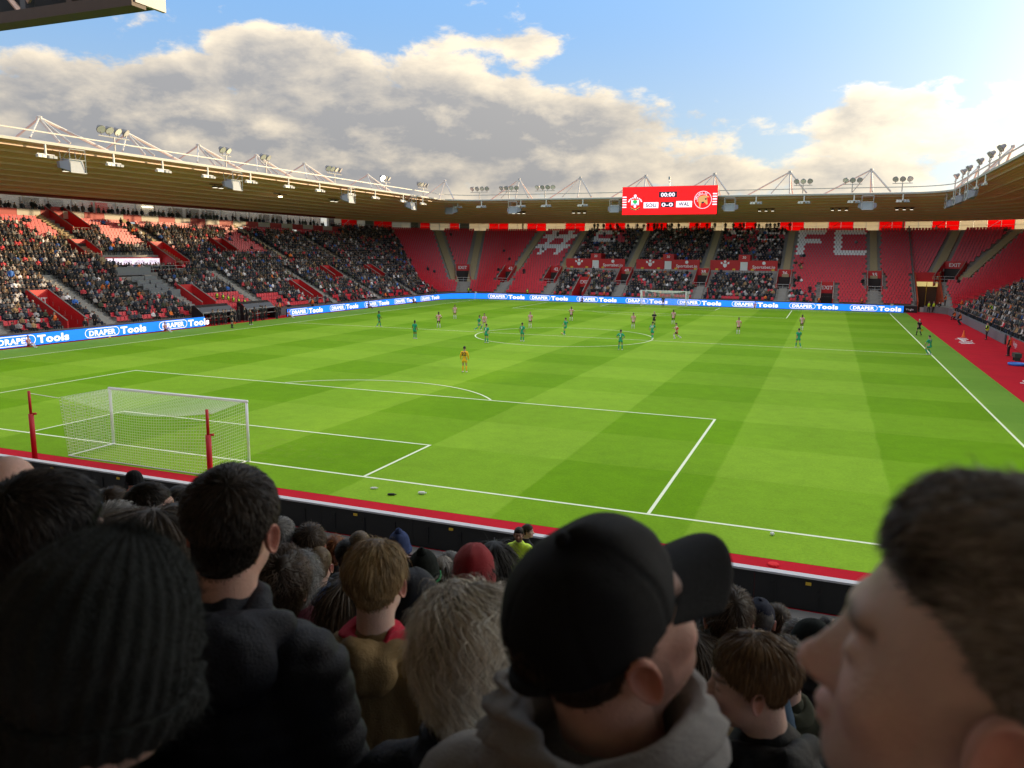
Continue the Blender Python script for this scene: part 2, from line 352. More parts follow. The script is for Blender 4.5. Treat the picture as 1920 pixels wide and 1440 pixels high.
stair('cl', 37., 4.3, 24., 1.4); stair('cl', 18.5, 4.3, 24., 1.3); stair('cr', 17., 8.6, 24., 1.3); stair('cr', 36., 8.4, 24., 1.4); stair('cl', 27, 0, 4.2, 1.5, M_conc)
for y in (22.5, 34., 47.2, 58.3, 73.6, 86., 98.): stair('left', y, 0., 9.6, 1.1, M_conc)
for y in (27., 44.2, 56.4, 78., 92.): stair('left', y, 12., 23.6, 1.05)
def rail(mb, pts, h=1., r=.03):
    P = np.array(pts, float)
    for z in (h, h*.55): mb.tube(P+np.array([0, 0, z]), r, 5)
    for p in P: mb.tube([p, p+np.array([0, 0, h])], r, 5)
def vomitory(part, a, d0, d1, w, sign, zb, full=False, rails=True):
    """recessed entrance cut into the seating: red side walls, red header with its block number, dark opening, rails"""
    hz = slope_z(d1)+.9
    O, e, o_ = frame(part, a); own = OWN[part]
    def P(da, d, z): return put(part, a, d, z, da)
    head = MB()
    M = np.stack([e, o_, (0, 0, 1)], 1)
    def bx(mb, da, d, z, sa, sd_, sz, mi=0): mb.box(P(da, d, z), (sa, sd_, sz), M=M, mi=mi)
    bx(head, 0, d1+.05, (hz+zb+2.2)/2, w+.3, .18, hz-zb-2.2)
    part_of(own, head, 'vomitory_header', M_red)
    for s in (-1, 1):
        mb = MB(); t = .14
        pts = [(d0, slope_z(d0)-.9), (d0, slope_z(d0)+.75), (d1, slope_z(d1)+.9), (d1, zb-.3)]
        pl = [P(s*(w/2+t/2), d, z) for d, z in pts]
        mb.poly(pl, e*t*(-s)); part_of(own, mb, 'vomitory_wall', M_red)
        cp = MB(); cp.tube([P(s*(w/2+t*.1), d0, slope_z(d0)+.80), P(s*(w/2+t*.1), d1, slope_z(d1)+.95)], .07, 4); part_of(own, cp, 'coping', M_conc)
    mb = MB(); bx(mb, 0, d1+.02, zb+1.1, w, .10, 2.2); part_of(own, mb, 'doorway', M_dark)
    mb = MB(); bx(mb, 0, (d0+d1)/2, zb-.05, w, d1-d0, .1); bx(mb, 0, (d0+d1)/2+.02, slope_z(d1)*.5+.2, w-.02, .01, .01); part_of(own, mb, 'landing', M_conc)
    if sign:
        mb = MB(); put_text(mb, sign, P(0, d1-.06, (hz+zb+2.2)/2-.28), e if part != 'right' else -e, (0, 0, 1), .6, center=True, bold=.03); part_of(own, mb, 'sign', M_lw)
    if rails:
        mb = MB(); rail(mb, [P(-w/2+.1, d0+.05, zb), P(0, d0+.05, zb), P(w/2-.1, d0+.05, zb)]); part_of(own, mb, 'guard_rail', M_steel)
    EXC[own].append((O, e, o_, w/2+.5, d0-.1, d1+.3)); CUT.append((O, e, o_, w/2, d0, d1))
for x, sg in ((-33.4, '43'), (-23.9, '42'), (-10., '40'), (4.1, '38'), (18., '36'), (32.2, '35')): vomitory('far', x, 4.2, 8.5, 2.2, sg, slope_z(3.6))
for x, sg in ((-17., 'EXIT'), (25., 'EXIT')): vomitory('far', x, .2, 4.9, 1.9, sg, .1, rails=False)
vomitory('cl', 27., 4.4, 8.6, 2.8, 'EXIT', slope_z(3.6)); vomitory('cr', 25., 7.6, 11.8, 3.2, 'EXIT', slope_z(7.))
for y, d0, d1, sg in ((30.2, .3, 5.4, 'EXIT'), (49.3, 1.6, 5.2, ''), (70.6, 1.3, 5.2, ''), (83.3, 6.2, 8.8, ''), (96.2, 5.7, 8.8, ''), (67.6, 13.8, 16.6, '')): vomitory('left', y, d0, d1, 2.2, sg, slope_z(d0)-.6 if d0 > 1 else .1, rails=d0 > 1)
vomitory('left', 46.9, 18.6, 23.2, 2.6, '', slope_z(18.)); vomitory('left', 43.4, 13.0, 15.4, 2.2, '', slope_z(12)); vomitory('left', 54.9, 10.9, 15.2, 2.4, '', slope_z(10))
vomitory('right', 91., 6.6, 9.6, 2.4, '', slope_z(6)); vomitory('right', 74., 5.5, 9., 2.4, '', slope_z(5.))
# platform in the boxes' stand with a white LED strip over it
mb = MB(); mb.box((-55.2, 49.2, 6.2), (.3, 8.6, 2.6)); part_of('left', mb, 'platform_wall', M_red); exc('left', 44.6, 53.8, 9.4, 13.2); CUT.append((*frame('left', 49.2), 4.45, 9.6, 13.05))
mb = MB(); mb.box((XL-11.4, 49.2, 5.55), (3.5, 8.9, .2)); part_of('left', mb, 'platform_floor', M_conc)
mb = MB(); mb.box((-55.0, 49.1, 7.0), (.06, 8.1, .75)); o = part_of('left', mb, 'led_strip', mat('led_white', (.93, .80, .92), .5, emit=.75))
mb = MB()
for k in range(4): put_text(mb, 'UTILITA', (-54.95, 46.2+k*1.95, 6.86), (0, 1, 0), (0, 0, 1), .26, center=True)
part_of('left', mb, 'led_word', mat('led_grey_word', (.35, .33, .42), .6))
mb = MB(); rail(mb, [(-51.4, y, 5.6) for y in np.linspace(44.8, 53.6, 8)], .9); part_of('left', mb, 'guard_rail', M_steel)
for y in (45.4, 52.6): mb = MB(); mb.box((-54.9, y, 6.3), (.1, .5, .6)); part_of('left', mb, 'yellow_board', M_yel)
# grey press desks
for k in range(4):
    for j in range(2):
        mb = MB(); d = 5.2+k*.85; mb.box((XL-d, 44.4+j*1.9, slope_z(d)+.62), (.5, 1.7, .05)); mb.box((XL-d+.25, 44.4+j*1.9, slope_z(d)+.3), (.05, 1.7, .66)); part_of('left', mb, 'press_desk', M_grey)
mb = MB(); mb.box((XL-9.1, 45.3, slope_z(9.1)+.5), (.12, 5.2, .95)); part_of('left', mb, 'press_screen', M_grey); mb = MB(); mb.box((XL-4.4, 45.4, slope_z(4.4)+.4), (.12, 4.4, .9)); part_of('left', mb, 'press_screen', M_grey)
exc('left', 42.8, 48.2, 4.2, 9.3)
# red accessible platforms behind the goal: long red walls with club marks, white doors between
def crest_small(mb, c, s):
    x, y, z = c
    mb.lathe([(.05*s, 0), (.16*s, .0), (.16*s, .01)], (x, y, z+.42*s), (0, -1, 0), 8)
    mb.poly([(x-.22*s, y, z+.2*s), (x-.22*s, y, z-.12*s), (x, y, z-.3*s), (x+.22*s, y, z-.12*s), (x+.22*s, y, z+.2*s)])
    for sg in (-1, 1): mb.poly([(x+sg*.28*s, y, z+.12*s), (x+sg*.28*s, y, z+.34*s), (x+sg*.5*s, y, z+.42*s), (x+sg*.5*s, y, z+.16*s)][::sg])
for i, (xa, xb) in enumerate(((-22.4, -10.8), (-8.6, 3.1), (5., 16.6))):
    wx = (xa+xb)/2; y = YF+10.2
    mb = MB(); mb.box(((xa+wx-.7)/2, y, 6.3), (wx-.7-xa, .25, 2.4)); part_of('far', mb, 'platform_wall', M_red)
    mb = MB(); mb.box(((xb+wx+.9)/2, y, 6.3), (xb-wx-.9, .25, 2.4)); part_of('far', mb, 'platform_wall', M_red)
    mb = MB(); mb.box((wx+.1, y+1.6, 7.2), (2.0, 3.2, 2.6)); part_of('far', mb, 'stair_tower', M_red)
    mb = MB(); mb.box((wx+.1, y-.06, 6.2), (1.25, .1, 2.0)); part_of('far', mb, 'door', M_white)
    mb = MB(); crest_small(mb, ((xa+wx)/2-.3, y-.14, 6.6), 1.5); part_of('far', mb, 'crest', M_lw)
    mb = MB(); put_text(mb, 'Sportsbet.io', ((xb+wx)/2+.6, y-.14, 6.1), (1, 0, 0), (0, 0, 1), .55, center=True); mb.lathe([(.12, 0), (.3, .0), (.3, .01)], ((xb+wx)/2+.6, y-.13, 7.05), (0, -1, 0), 10); part_of('far', mb, 'sponsor_name', M_lw)
    mb = MB(); put_text(mb, '30', (wx+.1, y-.04, 7.8), (1, 0, 0), (0, 0, 1), .45, center=True); part_of('far', mb, 'sign', M_lw)
    for x in (xa+1.2, wx-1.6, wx+1.6, xb-.7):
        mb = MB(); mb.box((x, y-.2, 5.6), (.5, .12, .85)); mb.box((x, y-.3, 5.15), (.5, .3, .08)); part_of('far', mb, 'folded_chair', M_yel)
    exc('far', xa-.1, xb+.1, 8.3, 10.6); exc('far', wx-1.1, wx+1.3, 10., 13.6)
# players' and vehicle tunnel in the corner
mb = MB()
for x in (38.1, 41.6): mb.poly([(x, YF-.1, -.02), (x, YF-.1, 1.6), (x, YF+8.3, 5.9), (x, YF+8.3, -.02)], (.2, 0, 0))
part_of('far', mb, 'tunnel_wall', mat('orange_red_wall', (.42, .06, .02), .7, .1, 2.))
mb = MB(); mb.box((39.95, YF+8.2, 5.2), (3.5, .3, 1.5)); part_of('far', mb, 'tunnel_header', M_red)
mb = MB(); mb.box((39.95, YF+7.9, 4.05), (3.4, .15, .75)); part_of('far', mb, 'lit_sign', mat('lit_yellow_sign', (.75, .60, .22), .5, emit=.5))
mb = MB(); mb.box((39.95, YF+8.4, 1.9), (3.4, .2, 3.7)); part_of('far', mb, 'tunnel_shutter', mat('brown_shutter', (.10, .05, .025), .7, .2, 3.))
mb = MB(); mb.tube([(40., YF+7.6, 0), (40., YF+7.6, 4.4)], .05, 5); part_of('far', mb, 'pole', M_yel)
exc('far', 37.7, 42.2, -9.5, 8.6); CUT.append((*frame('far', 39.95), 1.75, -.2, 8.3))
# ---- executive boxes and walkway at the back of the left stand
bx0, bx1 = 6., 106.; xb = XL-22.5
n = 0
for y in np.arange(20, 106, 3.05):
    mb = MB(); mb.box((xb, y+1.5, 12.66), (.14, 3.02, .98)); part_of('left', mb, 'fascia_panel', (mat('faded_red_panel', (.42, .05, .05), .6, .1, 2.), mat('cream_panel', (.52, .49, .44), .6, .08, 2.))[n % 2]); n += 1
mb = MB(); mb.box((xb-1.7, 56, 13.0), (3.2, 101, .12)); mb.box((xb-3.4, 56, 14.1), (.2, 101, 2.4)); part_of('left', mb, 'gallery', mat('gallery_wall', (.45, .43, .39), .8, .25, .5))
mb = MB(); mb.box((xb-.2, 56, 14.98), (.5, 101, .5)); part_of('left', mb, 'gallery_beam', mat('dark_red_beam', (.22, .02, .025), .6))
M_pane = mat('box_glass', (.55, .55, .5), .05, alpha=.28, spec=.6)
rr = random.Random(4)
for k, y in enumerate(np.arange(20, 105, 3.4)):
    mb = MB(); mb.box((xb-2.2, y, 13.95), (.16, .2, 1.8)); part_of('left', mb, 'mullion', M_steelw)
    mb = MB(); mb.box((xb-2.25, y+1.7, 13.9), (.03, 3.16, 1.66)); part_of('left', mb, 'window_pane', M_pane)
    if rr.random() < .45:
        mb = MB(); mb.box((xb-3.2, y+1.7, 13.9), (.1, 2.6, 1.6)); part_of('left', mb, 'box_curtain', rr.choice([M_red, M_grey, M_dark, mat('cream_wall', (.6, .56, .48), .8)]))
for y in (38., 64.):
    mb = MB(); mb.box((xb-3.1, y, 14.55), (.2, 2.2, .08)); part_of('left', mb, 'strip_light', mat('warm_lamp', (1, .85, .6), .5, emit=6.))
# ---- translucent panels and frame along the back of the scoreboard stand
M_tr = mat('translucent_white_panel', (.62, .585, .50), .5, .10, .25, trans=.72); M_trr = mat('translucent_red_panel', (.72, .012, .02), .5, trans=.72)
pts = bowl(24.7, 'far', nseg=13)
def along(poly, step):
    P = np.array([p for p, _ in poly]); s = np.concatenate([[0], np.cumsum(np.linalg.norm(np.diff(P, axis=0), axis=1))]); q = np.arange(0, s[-1]-step*.5, step)
    q = np.append(q, s[-1]); return np.stack([np.interp(q, s, P[:, 0]), np.interp(q, s, P[:, 1])], 1)
PP = along(pts, 2.16)
for k in range(len(PP)-1):
    a, b = PP[k], PP[k+1]; ln = np.linalg.norm(b-a); ang = math.atan2(*(b-a)[::-1]); c = (a+b)/2; left_corner = c[0] < -47
    o = math.pi/2
    mb = MB(); mb.box((c[0], c[1], 14.02), (ln-.09, .03, 1.72), ang)
    part_of('far', mb, 'back_panel', M_grey if left_corner and k % 5 == 0 else (M_trr if (k//2) % 2 else M_tr))
    nn = np.array([math.cos(ang-o), math.sin(ang-o)])*-.12
    mb = MB(); mb.box((a[0], a[1], 14.0), (.07, .1, 1.8), ang); mb.box((c[0]+nn[0]*-1, c[1]+nn[1]*-1, 13.95), (ln, .05, .05), ang)
    if k % 4 == 2: mb.tube([(a[0]+nn[0]*-1.5, a[1]+nn[1]*-1.5, 13.2), (b[0]+nn[0]*-1.5, b[1]+nn[1]*-1.5, 14.8)], .045, 4)
    part_of('far', mb, 'panel_frame', M_steel)
for k, y in enumerate(np.arange(30., 106.9, 2.15)):                       # the same panels close the back of the stand beside the track
    mb = MB(); mb.box((XR+24.7, y+1.07, 14.02), (.03, 2.08, 1.76)); part_of('right', mb, 'back_panel', M_trr if (k//2) % 2 else M_tr)
mb = MB(); mb.box((XR+24.72, 68.5, 15.0), (.1, 77.2, .25)); part_of('right', mb, 'panel_frame', M_steel)
mb = MB()
for (x, y), n_ in bowl(24.4, 'far', nseg=3)[::1]: mb.tube([(x, y, 0), (x, y, 15)], .18, 6)
part_of('far', mb, 'rear_column', M_steelw)
mb = MB(); mb.poly([(37.85, YF, .8), (37.85, YF, 1.7), (37.85, YF+24, 13.9), (37.85, YF+24, 13.)], (.18, 0, 0)); part_of('far', mb, 'dividing_wall', M_concd)

# ---- stepped concrete, left open where the entrances cut through
ROWS = {'left': 27, 'far': 30, 'right': 30}
def inside(lst, P, pad=0.):
    """which of the points P (n,2) fall in one of the listed openings"""
    r = np.zeros(len(P), bool)
    for O, e, o, hw, d0, d1 in lst:
        q = P-O[:2]; a = q@e[:2]; d = q@o[:2]; r |= (np.abs(a) < hw+pad) & (d > d0-pad) & (d < d1+pad)
    return r
for part in STAND:
    V = []; F = []
    def path(d):
        if part == 'left': y = np.append(np.arange(4., YF-RC, .2), YF-RC); return np.stack([np.full(len(y), XL-d), y], 1)
        if part == 'right': y = np.append(np.arange(30., YF-RC, .2), YF-RC); return np.stack([np.full(len(y), XR+d), y], 1)
        t = np.linspace(math.pi, math.pi/2, 41); A = np.stack([XL+RC+(RC+d)*np.cos(t), YF-RC+(RC+d)*np.sin(t)], 1); B = A[::-1]*np.array([-1, 1]); x = np.arange(XL+RC+.2, XR-RC, .2)
        return np.concatenate([A, np.stack([x, np.full(len(x), YF+d)], 1), B])
    def strip(d0, z0, d1, z1, dm):
        a, b, m = path(d0), path(d1), path(dm); ok = ~inside(CUT, (m[:-1]+m[1:])/2); k = len(a); base_ = sum(len(v) for v in V)
        V.append(np.column_stack([a, np.full(k, z0)])); V.append(np.column_stack([b, np.full(k, z1)])); j = np.nonzero(ok)[0]
        F.append(np.stack([base_+j, base_+j+1, base_+k+j+1, base_+k+j], 1))
    R_ = ROWS[part]; strip(0, -.02, 0, Z0, .05)
    for i in range(R_): strip(RD*i, floor_z(i), RD*(i+1), floor_z(i), RD*(i+.5)); strip(RD*(i+1), floor_z(i), RD*(i+1), floor_z(i+1), RD*(i+.9))
    strip(RD*R_, floor_z(R_), RD*R_+1., floor_z(R_), RD*R_+.5); strip(RD*R_+1., floor_z(R_), RD*R_+1., -.02, RD*R_+.5)
    o = link('terrace', npmesh('terrace', np.concatenate(V), np.concatenate(F), M_conc), STAND[part]); o.matrix_parent_inverse = Matrix.Translation(-STAND[part].location)
    V = []; F = []; strip(-.1, -.02, -.1, 1., .3); strip(-.1, 1., -.004, 1., .3); strip(-.004, 1., -.004, -.02, .3)
    o = link('front_wall', npmesh('front_wall', np.concatenate(V), np.concatenate(F), M_concd if part != 'right' else M_grey), STAND[part]); o.matrix_parent_inverse = Matrix.Translation(-STAND[part].location)
# ------------------------------------------------------------ roofs
RK = dict(xl=-43.6, xr=41.6, yf=114.6, R=6.)
EZ, SLOPE, RDEP = 18.05, -3.2/21.8, 22.6
def rz_(d): return EZ+SLOPE*d
for part in STAND:
    kw = dict(RK); kw['y0'] = 0.; kw['y1'] = 20.
    mb = MB(); sweep(mb, part, [(.0, EZ+.05), (RDEP, rz_(RDEP)+.05), (RDEP, rz_(RDEP)+.75), (1.5, EZ+.35), (.0, EZ+.05)], **kw); roof = part_of(part, mb, 'roof', M_soff)
    for k in range(10):                                                 # purlins under the sheets
        d = .9+k*2.3; mb = MB(); z = rz_(d)
        sweep(mb, part, [(d-.09, z+.045), (d-.09, z-.20), (d+.09, z-.20), (d+.09, z+.045)], **kw); o = part_of(part, mb, 'purlin', M_purl)
    mb = MB()                                                           # fine corrugation ribs of the sheets
    for d in np.arange(.3, RDEP-.2, .46):
        z = rz_(d); sweep(mb, part, [(d-.05, z+.045), (d-.03, z-.03), (d+.03, z-.03), (d+.05, z+.045)], **kw)
    o = part_of(part, mb, 'sheet_rib', M_soff); o['kind'] = 'stuff'
    mb = MB(); sweep(mb, part, [(-.24, EZ+.02), (-.27, EZ+.26), (-.05, EZ+.32), (.02, EZ+.02), (-.24, EZ+.02)], **kw); part_of(part, mb, 'gutter', M_steelw)
    mb = MB(); sweep(mb, part, [(-.06, EZ+1.05), (-.06, EZ+1.17), (.06, EZ+1.17), (.06, EZ+1.05), (-.06, EZ+1.05)], **kw); part_of(part, mb, 'walkway_rail', M_steelw)
def roof_pt(part, a, d, z):
    return np.array((RK['xl']-d, a, z) if part == 'left' else (a, RK['yf']+d, z) if part == 'far' else (RK['xr']+d, a, z))
def mast(part, a, top, legs):
    mb = MB(); t = roof_pt(part, a, 3., top)
    for da, d, r in legs: mb.tube([t, roof_pt(part, a+da, d, EZ+.5 if d < 5 else rz_(d)+.7)], r, 6)
    mb.lathe([(.12, -.15), (.28, -.1), (.28, .15), (.1, .22)], t, n=8); part_of(part, mb, 'roof_mast', M_steelw)
for x in (-30.6, -18.5, -6.4, 5.6, 17.9, 30.3): mast('far', x, 22.2, ((2.9, .3, .14), (-2.6, .3, .10), (.3, .5, .14), (-8.5, 6., .13), (.6, 14, .12)))
mast('far', -46.3, 22.3, ((3.6, -.5, .15), (-3.4, -.5, .15), (0, .5, .16), (0, 9., .12)))
for y in (31.3, 41.6, 52.1, 62.5, 72.9, 89.9): mast('left', y, 20.9, ((1.0, .3, .12), (-3.2, .3, .10), (.2, .8, .13), (8.5, 3.2, .16), (.4, 12., .12)))
mast('right', 112., 21.6, ((3.5, .4, .13), (-3., .4, .12), (0, .6, .12), (7., 3., .14))); mast('right', 88, 21.6, ((3.5, .4, .13), (-3., .4, .12), (0, .6, .12), (7., 3., .14)))

# ---- floodlights on the roof edge, fittings and loudspeakers hanging below it
M_lens = mat('lamp_lens', (.55, .56, .58), .15, spec=.8); M_lit = mat('lit_lamp', (1, .96, .86), .5, emit=40.); M_can = mat('lamp_can', (.20, .20, .21), .5, metal=.4)
M_lens_w = mat('lamp_lens_white', (.85, .85, .84), .3)
AIM = {'left': np.array([.72, .0, -.55]), 'far': np.array([0, -.72, -.55]), 'right': np.array([-.72, 0, -.55])}
def floodlight(part, a, n, lab, lit=(), grp=None):
    base = roof_pt(part, a, .25, EZ+.4); root = thing('floodlight', lab, 'floodlight', base, group=grp)
    e = roof_pt(part, 1, 0, 0)-roof_pt(part, 0, 0, 0)
    mb = MB(); mb.tube([(0, 0, 0), (0, 0, 1.35)], .09, 6); mb.tube([e*(-n/2*.95), e*0, e*(n/2*.95)]+np.array([0, 0, 1.3]), .06, 5); mb.build('bracket', M_steelw, root)
    for i in range(n):
        c = e*(i-(n-1)/2)*1.02+np.array([0, 0, 1.95]); ax = AIM[part]+e*((i-(n-1)/2)*.18); ax = ax/np.linalg.norm(ax)
        mb = MB(); mb.lathe([(.10, -.55), (.24, -.45), (.34, -.1), (.44, .0), (.45, .1), (.42, .1)], c, ax, 14); mb.tube([c+np.array([0, 0, -.65]), c-ax*.1], .04, 4)
        cn = mb.build('lamp_can', M_can, root, True)
        mb = MB(); mb.lathe([(.40, .085), (.40, .12)], c, ax, 14); mb.build('lens', M_lit if i in lit else (M_lens_w if (i*7+int(abs(a))) % 3 == 0 else M_lens), cn)
G1, G2, G3 = 'floodlights on the roof over the glass boxes', 'floodlights on the roof over the scoreboard stand', 'floodlights on the roof over the red track'
floodlight('left', 37.4, 4, 'four-lamp floodlight on the roof edge over the glass boxes, beside the first mast', grp=G1)
floodlight('left', 53.6, 2, 'pair of round floodlights on the roof edge over the press desks', grp=G1)
floodlight('left', 61.0, 2, 'pair of dark floodlight lamps on the roof edge, turned edge-on', grp=G1)
floodlight('left', 76.4, 4, 'four-lamp floodlight on the roof edge over the packed crowd, all lamps off', grp=G1)
floodlight('left', 91.0, 3, 'floodlight whose lamp is switched on, shining from the roof edge', lit=(0,), grp=G1)
floodlight('left', 104., 4, 'four-lamp floodlight on the roof edge beside the corner mast', grp=G1)
for x in (-37.6, -31.6, -24.4): floodlight('far', x, 4, 'four-lamp floodlight on the roof between masts over empty red seats', grp=G2)
for x in (20.2, 27.6, 34.8): floodlight('far', x, 3, 'three-lamp floodlight on the roof to the scoreboard\'s bright-sky side', grp=G2)
for y in (113., 106., 101., 92.5, 85., 79.): floodlight('right', y, 2, 'pair of floodlight drums silhouetted on the roof over the red track', grp=G3)
def fitting(part, a, grp):
    base = roof_pt(part, a, -.15, EZ-.1); o = MB(); e = roof_pt(part, 1, 0, 0)-roof_pt(part, 0, 0, 0)
    root = thing('spotlight_bar', {'left': 'white spotlight bar hung under the roof edge over the glass boxes', 'far': 'grey spotlight bar hung under the roof edge beside the scoreboard', 'right': 'small spotlight bar hung under the roof edge over the red track'}[part], 'spotlight', base, group=grp)
    o.tube([(0, 0, .1), (0, 0, -.85)], .10, 6); o.tube([e*-.9+np.array([0, 0, -.8]), e*.9+np.array([0, 0, -.8])], .05, 5); o.build('bracket', M_white, root)
    for k in (-.75, -.3, .35, .8):
        mb = MB(); mb.box(e*k+np.array([0, 0, -.95])+AIM[part]*.1, (.38, .38, .24)); mb.build('lamp_box', M_spk if k > 0 else M_white, root)
for y in (29.2, 36.8, 43.2, 50., 57.4, 65., 72., 80., 87., 96., 103.): fitting('left', y, 'spotlight bars over the glass boxes')
for x in (-42, -37, -29., -24., -17., 13., 20.5, 28., 35.): fitting('far', x, 'spotlight bars beside the scoreboard')
for y in (110., 104., 97., 90., 84.): fitting('right', y, 'spotlight bars over the red track')
def speaker(part, a, grp):
    base = roof_pt(part, a, -.1, EZ-.2); e = roof_pt(part, 1, 0, 0)-roof_pt(part, 0, 0, 0); f = roof_pt(part, 0, -1, 0)-roof_pt(part, 0, 0, 0)
    root = thing('loudspeaker', {'left': 'caged loudspeaker hanging under the roof over the glass boxes', 'far': 'grey loudspeaker cabinet hanging under the roof by the scoreboard', 'right': 'grey loudspeaker cabinet hanging under the roof over the red track'}[part], 'loudspeaker', base, group=grp)
    M = np.stack([e, f, (0, 0, 1)], 1)
    mb = MB(); mb.poly([M@p for p in ((-.75, .5, -.9), (.75, .5, -.9), (.75, .7, -2.1), (-.75, .7, -2.1))], M@np.array((0, -.9, .1))); mb.build('cabinet', M_spk, root)
    for s in (-1, 1): mb = MB(); mb.poly([M@p for p in ((s*.75, .5, -1.0), (s*1.35, -.1, -1.15), (s*1.35, .0, -1.75), (s*.75, .68, -2.05))], M@np.array((0, -.35, .0))); mb.build('side_horn', mat('speaker_horn', (.30, .30, .36), .6), root)
    mb = MB()
    for s in (-.85, .85):
        mb.tube([M@np.array((s, .75, 0)), M@np.array((s, .75, -2.15))], .045, 4); mb.tube([M@np.array((s, -.6, 0)), M@np.array((s, -.4, -1.6))], .045, 4); mb.tube([M@np.array((s, .75, 0)), M@np.array((s, -.4, -1.0))], .035, 4)
    for z in (0, -.95, -2.15): mb.tube([M@np.array((-.85, .75, z)), M@np.array((.85, .75, z))], .045, 4)
    mb.build('cage', M_steelw, root)
for y in (32., 54.2, 79.2, 98.5): speaker('left', y, 'loudspeakers over the glass boxes')
for x in (-43.5, -30.4, -11., 8.8, 30.): speaker('far', x, 'loudspeakers by the scoreboard')
for y in (112.5, 103.5, 93.): speaker('right', y, 'loudspeakers over the red track')
def soffit_lamps(part, a, d, n, lab, lit=False):
    base = roof_pt(part, a, d, rz_(d)-.2); e = roof_pt(part, 1, 0, 0)-roof_pt(part, 0, 0, 0)
    root = thing('soffit_lamp', lab, 'lamp', base, group='lamps under the roof sheets')
    mb = MB(); mb.tube([e*-1.5, e*1.5], .05, 4); mb.build('track_bar', M_black, root)
    for k in range(n):
        mb = MB(); mb.box(e*(k-(n-1)/2)*1.1+np.array([0, 0, -.25]), (.5, .5, .22)); mb.tube([e*(k-(n-1)/2)*1.1+np.array([0, 0, 0]), e*(k-(n-1)/2)*1.1+np.array([0, 0, -.3])], .05, 4); mb.build('lamp_body', M_black, root)
        mb = MB(); mb.box(e*(k-(n-1)/2)*1.1+np.array([0, 0, -.39]), (.44, .44, .05)); mb.build('lamp_face', mat('lit_soffit', (1, .84, .5), .5, emit=30.) if lit else mat('soffit_face', (1, .9, .7), .5, emit=1.2), root)
soffit_lamps('left', 37.7, 6.5, 3, 'three dark lamps on a bar under the brown roof sheets'); soffit_lamps('left', 59., 6.5, 2, 'two small lamps under the brown roof sheets by the press desks')
soffit_lamps('left', 73., 7.5, 1, 'single glaring lamp lit under the brown roof sheets', True); soffit_lamps('left', 86., 7, 2, 'two small lamps under the brown roof sheets near the corner')
for x in (-33., -20.5, 14., 26., 36.): soffit_lamps('far', x, 9., 3, 'row of small lamps under the roof behind the scoreboard line')

# ------------------------------------------------------------ big screens
def emit(name, c, s): return mat(name, c, .4, emit=s)
M_sr = emit('screen_red', (1., .004, .006), .95); M_sw = emit('screen_white', (.95, .82, .95), .85); M_sk = mat('screen_black', (.05, .03, .07), .4); M_sg = emit('screen_green', (.02, .45, .10), .7)
M_sb = emit('screen_brown', (.62, .33, .12), .7); M_sy = emit('screen_yellow', (.85, .6, .1), .7); M_sbl = emit('screen_blue', (.45, .5, .8), .7)
sx0, sx1, sz0, sz1, sy = -9.35, 6.85, 15.2, 19.9, 113.0
scr = thing('scoreboard', 'big red scoreboard screen showing SOU 0-0 WAL under the roof edge', 'scoreboard', (0, sy, 15))
def sp(mb, name, m, parent=scr):
    o = mb.build(name, m, parent); o.matrix_parent_inverse = Matrix.Translation((0, -sy, -15)) if parent is scr else Matrix.Identity(4); return o
mb = MB(); mb.box(((sx0+sx1)/2, sy+.35, (sz0+sz1)/2), (sx1-sx0+.1, .6, sz1-sz0+.1)); sp(mb, 'housing', M_black)
mb = MB(); mb.box(((sx0+sx1)/2, sy+.02, (sz0+sz1)/2), (sx1-sx0, .06, sz1-sz0)); sp(mb, 'screen_face', M_sr)
def S(u, v): return np.array((sx0+(u-1168)/176*(sx1-sx0), sy-.02, sz1-(v-349.5)/53*(sz1-sz0)))      # a point of the screen by its place on the screen
def srect(mb, u0, v0, u1, v1, k=0): a, b = S(u0, v0), S(u1, v1); d = np.array((0, -.004*k, 0)); mb.poly([d+(a[0], a[1], b[2]), d+(b[0], a[1], b[2]), d+(b[0], a[1], a[2]), d+(a[0], a[1], a[2])])
ux, uz = (1, 0, 0), (0, 0, 1); k1 = (sx1-sx0)/176
mb = MB(); srect(mb, 1237, 359, 1271, 370.5); srect(mb, 1241, 378.5, 1266, 389); sp(mb, 'digit_panel', M_sk)
mb = MB(); srect(mb, 1209, 379, 1237, 390); srect(mb, 1270, 377.5, 1299, 389); sp(mb, 'name_panel', M_sw)
for t, u, v, h, w, m in (('00:00', 1254, 368.5, 7.2, 26, M_sw), ('0-0', 1253.5, 387.3, 7.0, 21, M_sw), ('SOU', 1223, 388, 7, 20, M_sk), ('WAL', 1284.5, 386.6, 7, 20, M_sk)):
    mb = MB(); p = S(u, v)+np.array((0, -.012, 0)); put_text(mb, t, p, ux, uz, h*k1, center=True, width=w*k1, bold=.035); sp(mb, 'score_text', m)
mb = MB()
for k in range(5): srect(mb, 1168.3, 367.5+k*4.8, 1176, 369.7+k*4.8); srect(mb, 1336, 363.5+k*4.9, 1343.5, 365.8+k*4.9)
sp(mb, 'screen_stripe', M_sw)
def disc(mb, c, r, n=16, a0=0., a1=2*math.pi, r0=0., kx=1.):
    c = np.array(c); t = np.linspace(a0, a1, n+1)
    if r0 == 0: mb.add([c+np.array((kx*r*math.cos(q), 0, r*math.sin(q))) for q in t[:-1]], [tuple(range(n))])
    else: mb.sheet([[c+np.array((kx*q*math.cos(w), 0, q*math.sin(w))) for w in t] for q in (r0, r)])
off = lambda k: np.array((0, -.006*k, 0))
cu = 1192.5
